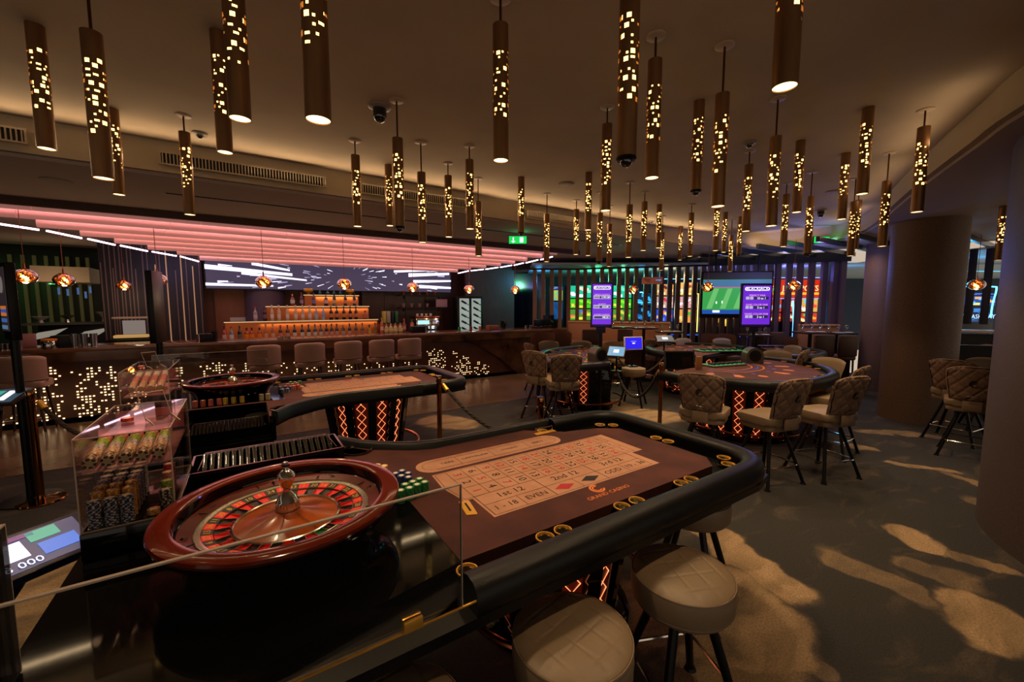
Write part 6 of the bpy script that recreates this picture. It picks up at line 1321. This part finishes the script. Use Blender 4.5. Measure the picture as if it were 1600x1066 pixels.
for (x0, x1, y, D, col) in ((1205, 1290, 434, 10.6, '90a0ff'), (1205, 1290, 466.5, 10.6, '90a0ff'), (1030, 1110, 436, 11.6, '80c0e0'), (1470, 1565, 424, 9.4, '50a8c8')):
    a = atd(x0, y, D); c = atd(x1, y, D); o = (a+c)/2; solo('light_strip', B().box((0, 0, 0), ((c-a).length, .02, .022)), g_(col, 1.6), f'thin horizontal light strip in the hall near {("the red signs, upper", "the red signs, lower", "the yellow slot machines", "the far right room")[(1205, 1205, 1030, 1470).index(x0) if y != 466.5 else 1]}', 'light', loc=o, rot=(0, 0, YAW-PI/2))
# red jackpot board
a = atd(1204, 437, 10.55); c = atd(1290, 465, 10.55); o = (a+c)/2; t = thing('sign_board', 'long red and orange lit sign board above the slot machines at right', 'sign', o, YAW-PI/2)
part('panel', B().box((0, .02, 0), ((Vector((c.x, c.y, 0))-Vector((a.x, a.y, 0))).length, .04, a.z-c.z)), g_('d02c10', 1.1), t); b = B(); text_bm(b, '100   JACKPOTS:  10', .20, frameM((0, -.01, 0), (1, 0, 0), (0, 0, 1))); part('lettering', b, g_('ffe090', 1.8), t, ang=0); part('flame_band', B().box((0, -.004, -.13), (1.3, .004, .06)), g_('f8a030', 1.6), t)
# grey fabric column right of the machines, its blue light painted into the colour
p = atd(1300, 470, 10.4); solo('blue_lit_column', B().lathe([(.2, 0), (.2, 2.9)], 24), mat('column_blue_light', '3c5878', .5), 'narrow blue lit column right of the red slot machines', 'column', loc=(p.x, p.y, 0))
# football screen
D = 9.6; a = atd(1098, 424, D); c = atd(1204, 497, D); W_ = (Vector((c.x, c.y, 0))-Vector((a.x, a.y, 0))).length; H_ = a.z-c.z
t = thing('television', 'large television showing a green football pitch', 'television', ((a.x+c.x)/2, (a.y+c.y)/2, (a.z+c.z)/2), YAW-PI/2-.12)
part('casing', B().box((0, .04, 0), (W_, .07, H_), bev=.008), M_black, t); part('pitch', B().box((0, .0, -.02), (W_*.95, .006, H_*.68)), g_('3aa850', .9), t); part('stand_picture', B().box((0, -.001, H_*.235), (W_*.95, .006, H_*.16)), g_('4878a0', .9), t)
part('letterbox', B().box((0, -.002, H_*.40), (W_*.95, .006, H_*.15)), mat('tv_grey', '3c3a3c', .5), t); part('hoarding', B().box((0, -.004, H_*.155), (W_*.95, .004, H_*.022)), g_('b86888', 1), t); part('lower_graphic', B().box((-W_*.2, -.004, -H_*.37), (W_*.55, .004, H_*.09)), g_('2050a8', 1), t)
b = B()
for i in range(5):
    x = -W_*.42+i*W_*.19; b.poly([(x, -.0045, -H_*.30), (x+W_*.08, -.0045, -H_*.30), (x+W_*.17, -.0045, H_*.13), (x+W_*.10, -.0045, H_*.13)])
part('mown_stripes', b, g_('6cc06c', 1.0), t, ang=0); b = B(); b.box((-W_*.28, -.006, -H_*.17), (W_*.02, .002, H_*.05)); b.box((-W_*.2, -.006, -H_*.16), (W_*.015, .002, H_*.06)); b.box((-W_*.28, -.006, -H_*.36), (W_*.1, .002, H_*.05)); b.box((W_*.1, -.006, H_*.10), (W_*.06, .002, H_*.02)); part('picture_details', b, g_('e8f0f0', 1.3), t)
for s in (-1, 1): part('hanger', B().box((s*W_*.3, .05, H_*.7), (.03, .03, H_*.4)), M_black, t)
# hanging direction sign
p = atd(1019, 438.5, 10.0); t = thing('hanging_sign', 'brown hanging direction board with a small blue arrow', 'sign', p, YAW-PI/2); part('board', B().box((0, 0, 0), (.50, .03, .17), bev=.004), mat('sign_brown', '8a4c38', .5, emis=.12, ecol='c06848'), t)
b = B(); b.box((-.12, -.018, .03), (.16, .002, .012)); b.box((-.12, -.018, -.0), (.12, .002, .012)); b.box((-.1, -.018, -.03), (.10, .002, .01)); part('lettering', b, M_ink, t); b = B(); b.poly([(.08, -.018, .02), (.17, -.018, .02), (.17, -.018, .035), (.22, -.018, .01), (.17, -.018, -.015), (.17, -.018, 0), (.08, -.018, 0)]); part('arrow', b, g_('3890e0', 1.2), t, ang=0)
b = B(); b.cyl((-.16, 0, .085), (-.16, 0, .85), .004, n=5); b.cyl((.16, 0, .085), (.16, 0, .85), .004, n=5); part('wires', b, M_black, t)

# ------------------------------------------------------------------ dining banquettes, tables and chairs
M_banq = mat('banquette_leather', '9a6844', .5)
def banquette(px0, px1, D0, D1, label, ztop=1.30):
    a = atd(px0, 503, D0); c = atd(px1, 505, D1); m = ((a+c)/2).xy; d = (c-a).xy; rz = math.atan2(d.y, d.x); L_ = d.length; t = thing('banquette', label, 'banquette', (m.x, m.y, 0), rz)
    part('back', B().box((0, 0, ztop/2+.2), (L_, .14, ztop-.4), bev=.03), M_banq, t); part('top_roll', B().box((0, -.01, ztop-.02), (L_, .16, .05), bev=.015), mat('banquette_roll', 'b88050', .45), t); part('seat', B().box((0, -.32, .72), (L_, .5, .16), bev=.03), M_banq, t); part('plinth', B().box((0, -.25, .32), (L_, .45, .64)), M_wood, t); return t
banquette(888, 1048, 11.2, 10.3, 'long brown leather banquette before the green slot machines'); banquette(1249, 1310, 9.3, 9.2, 'brown leather banquette left of the columns')
M_din = mat('dining_brown', '4c3024', .5)
def dining_chair(px, py, D, label, wide=.48):
    p = atd(px, py, D); t = thing('dining_chair', label, 'chair', (p.x, p.y, 0), YAW-PI/2, 'brown dining chairs at the banquettes'); zt_ = p.z
    part('back', B().box((0, -.2, zt_-.21), (wide, .07, .42), bev=.03), M_din, t); part('seat', B().box((0, 0, zt_-.45), (wide, .42, .09), bev=.03), M_din, t)
    for sx_, sy_ in ((-1, -1), (1, -1), (1, 1), (-1, 1)): part('leg', B().cyl((sx_*wide*.4, sy_*.17, zt_-.48), (sx_*wide*.42, sy_*.19, 0), .018, .014, 8), M_wood, t)
for i, (px, py, D, w_) in enumerate(((920, 514, 9.0, .36), (973, 513, 8.8, .32), (1277, 522, 8.2, .40), (1313, 523, 8.15, .36), (1180, 517, 9.3, .3), (1205, 518, 9.2, .3))):
    dining_chair(px, py, D, f'brown dining chair, {ordn(i+1)} from left along the banquettes' if i < 2 else f'brown dining chair {("", "", "before the right banquette, left one", "before the right banquette, right one", "below the payout display, left", "below the payout display, right")[i]}', w_)
def place_setting(px, py, D, label):
    p = atd(px, py, D); t = thing('dining_table', label, 'table', (p.x, p.y, 0), YAW-PI/2, 'set dining tables'); zt_ = p.z
    part('top', B().box((0, 0, zt_), (.5, .5, .035), bev=.006), M_wood, t); part('pedestal', B().cyl((0, 0, .02), (0, 0, zt_), .035, n=12), M_black, t); part('base', B().lathe([(0, 0), (.22, 0), (.22, .012), (.04, .03), (0, .03)], 20), M_black, t)
    for k, dx in enumerate((-.18, .02, .2)):
        w2 = solo('wine_glass', B().lathe([(0, 0), (.03, 0), (.004, .006), (.004, .07), (.02, .08), (.034, .11), (.030, .16)], 14), M_glassware, f'wine glass, {ordn(k+1)} from left on the {label}', 'glass', 'wine glasses on the set tables', loc=p+Vector((CR.x*dx, CR.y*dx, .02)))
    for k, dx in enumerate((-.1, .12)): solo('dinner_plate', B().lathe([(0, 0), (.06, .003), (.09, .012), (.088, .014), (.05, .006), (0, .005)], 20), M_white, f'white plate, {("left", "right")[k]} on the {label}', 'plate', 'plates on the set tables', loc=p+Vector((CR.x*dx-_f.x*.15, CR.y*dx-_f.y*.15, .02)))
for px, py, D, l in ((970, 512, 9.65, 'set table before the left banquette, left'), (1006, 513, 9.45, 'set table before the left banquette, right'), (1266, 520, 8.75, 'set table before the right banquette, left'), (1307, 521, 8.7, 'set table before the right banquette, right'), (1045, 519, 9.6, 'dark set table under the yellow slot machines'), (1180, 524, 9.0, 'dark set table below the payout display')): place_setting(px, py, D, l)
def lounge(px, py, D, w_, label, rz=0):
    p = atd(px, py, D); t = thing('lounge_chair', label, 'chair', (p.x, p.y, 0), YAW-PI/2+rz); zt_ = p.z
    b = B(); b.grid(lambda u, v: (w_/2*math.sin((u-.5)*2.6)/math.sin(1.3), -.05+.25*math.cos((u-.5)*2.6), .52+(zt_-.52)*v-.06*abs(2*u-1)**3*v), 20, 6)
    r = bmesh.ops.solidify(b.b, geom=b.b.faces[:], thickness=.05); part('backrest', b, mat('lounge_tan', '7a5440', .5), t, ang=60); part('seat', B().box((0, -.05, .5), (w_*.9, .5, .14), bev=.05), mat('lounge_tan'), t)
    for sx_, sy_ in ((-1, -1), (1, -1), (1, 1), (-1, 1)): part('leg', B().cyl((sx_*w_*.36, sy_*.17-.05, .45), (sx_*w_*.4, sy_*.2-.05, 0), .018, .013, 8), M_wood, t)
lounge(848, 519, 8.6, .52, 'large brown lounge chair back at the bar end, left'); lounge(877, 518, 8.8, .46, 'large brown lounge chair back at the bar end, right'); lounge(1231, 526, 9.0, .5, 'dark brown lounge chair behind the violet lit table'); lounge(1110, 522, 9.7, .42, 'dark lounge chair below the football screen, left'); lounge(1136, 522, 9.55, .46, 'dark lounge chair below the football screen, right')
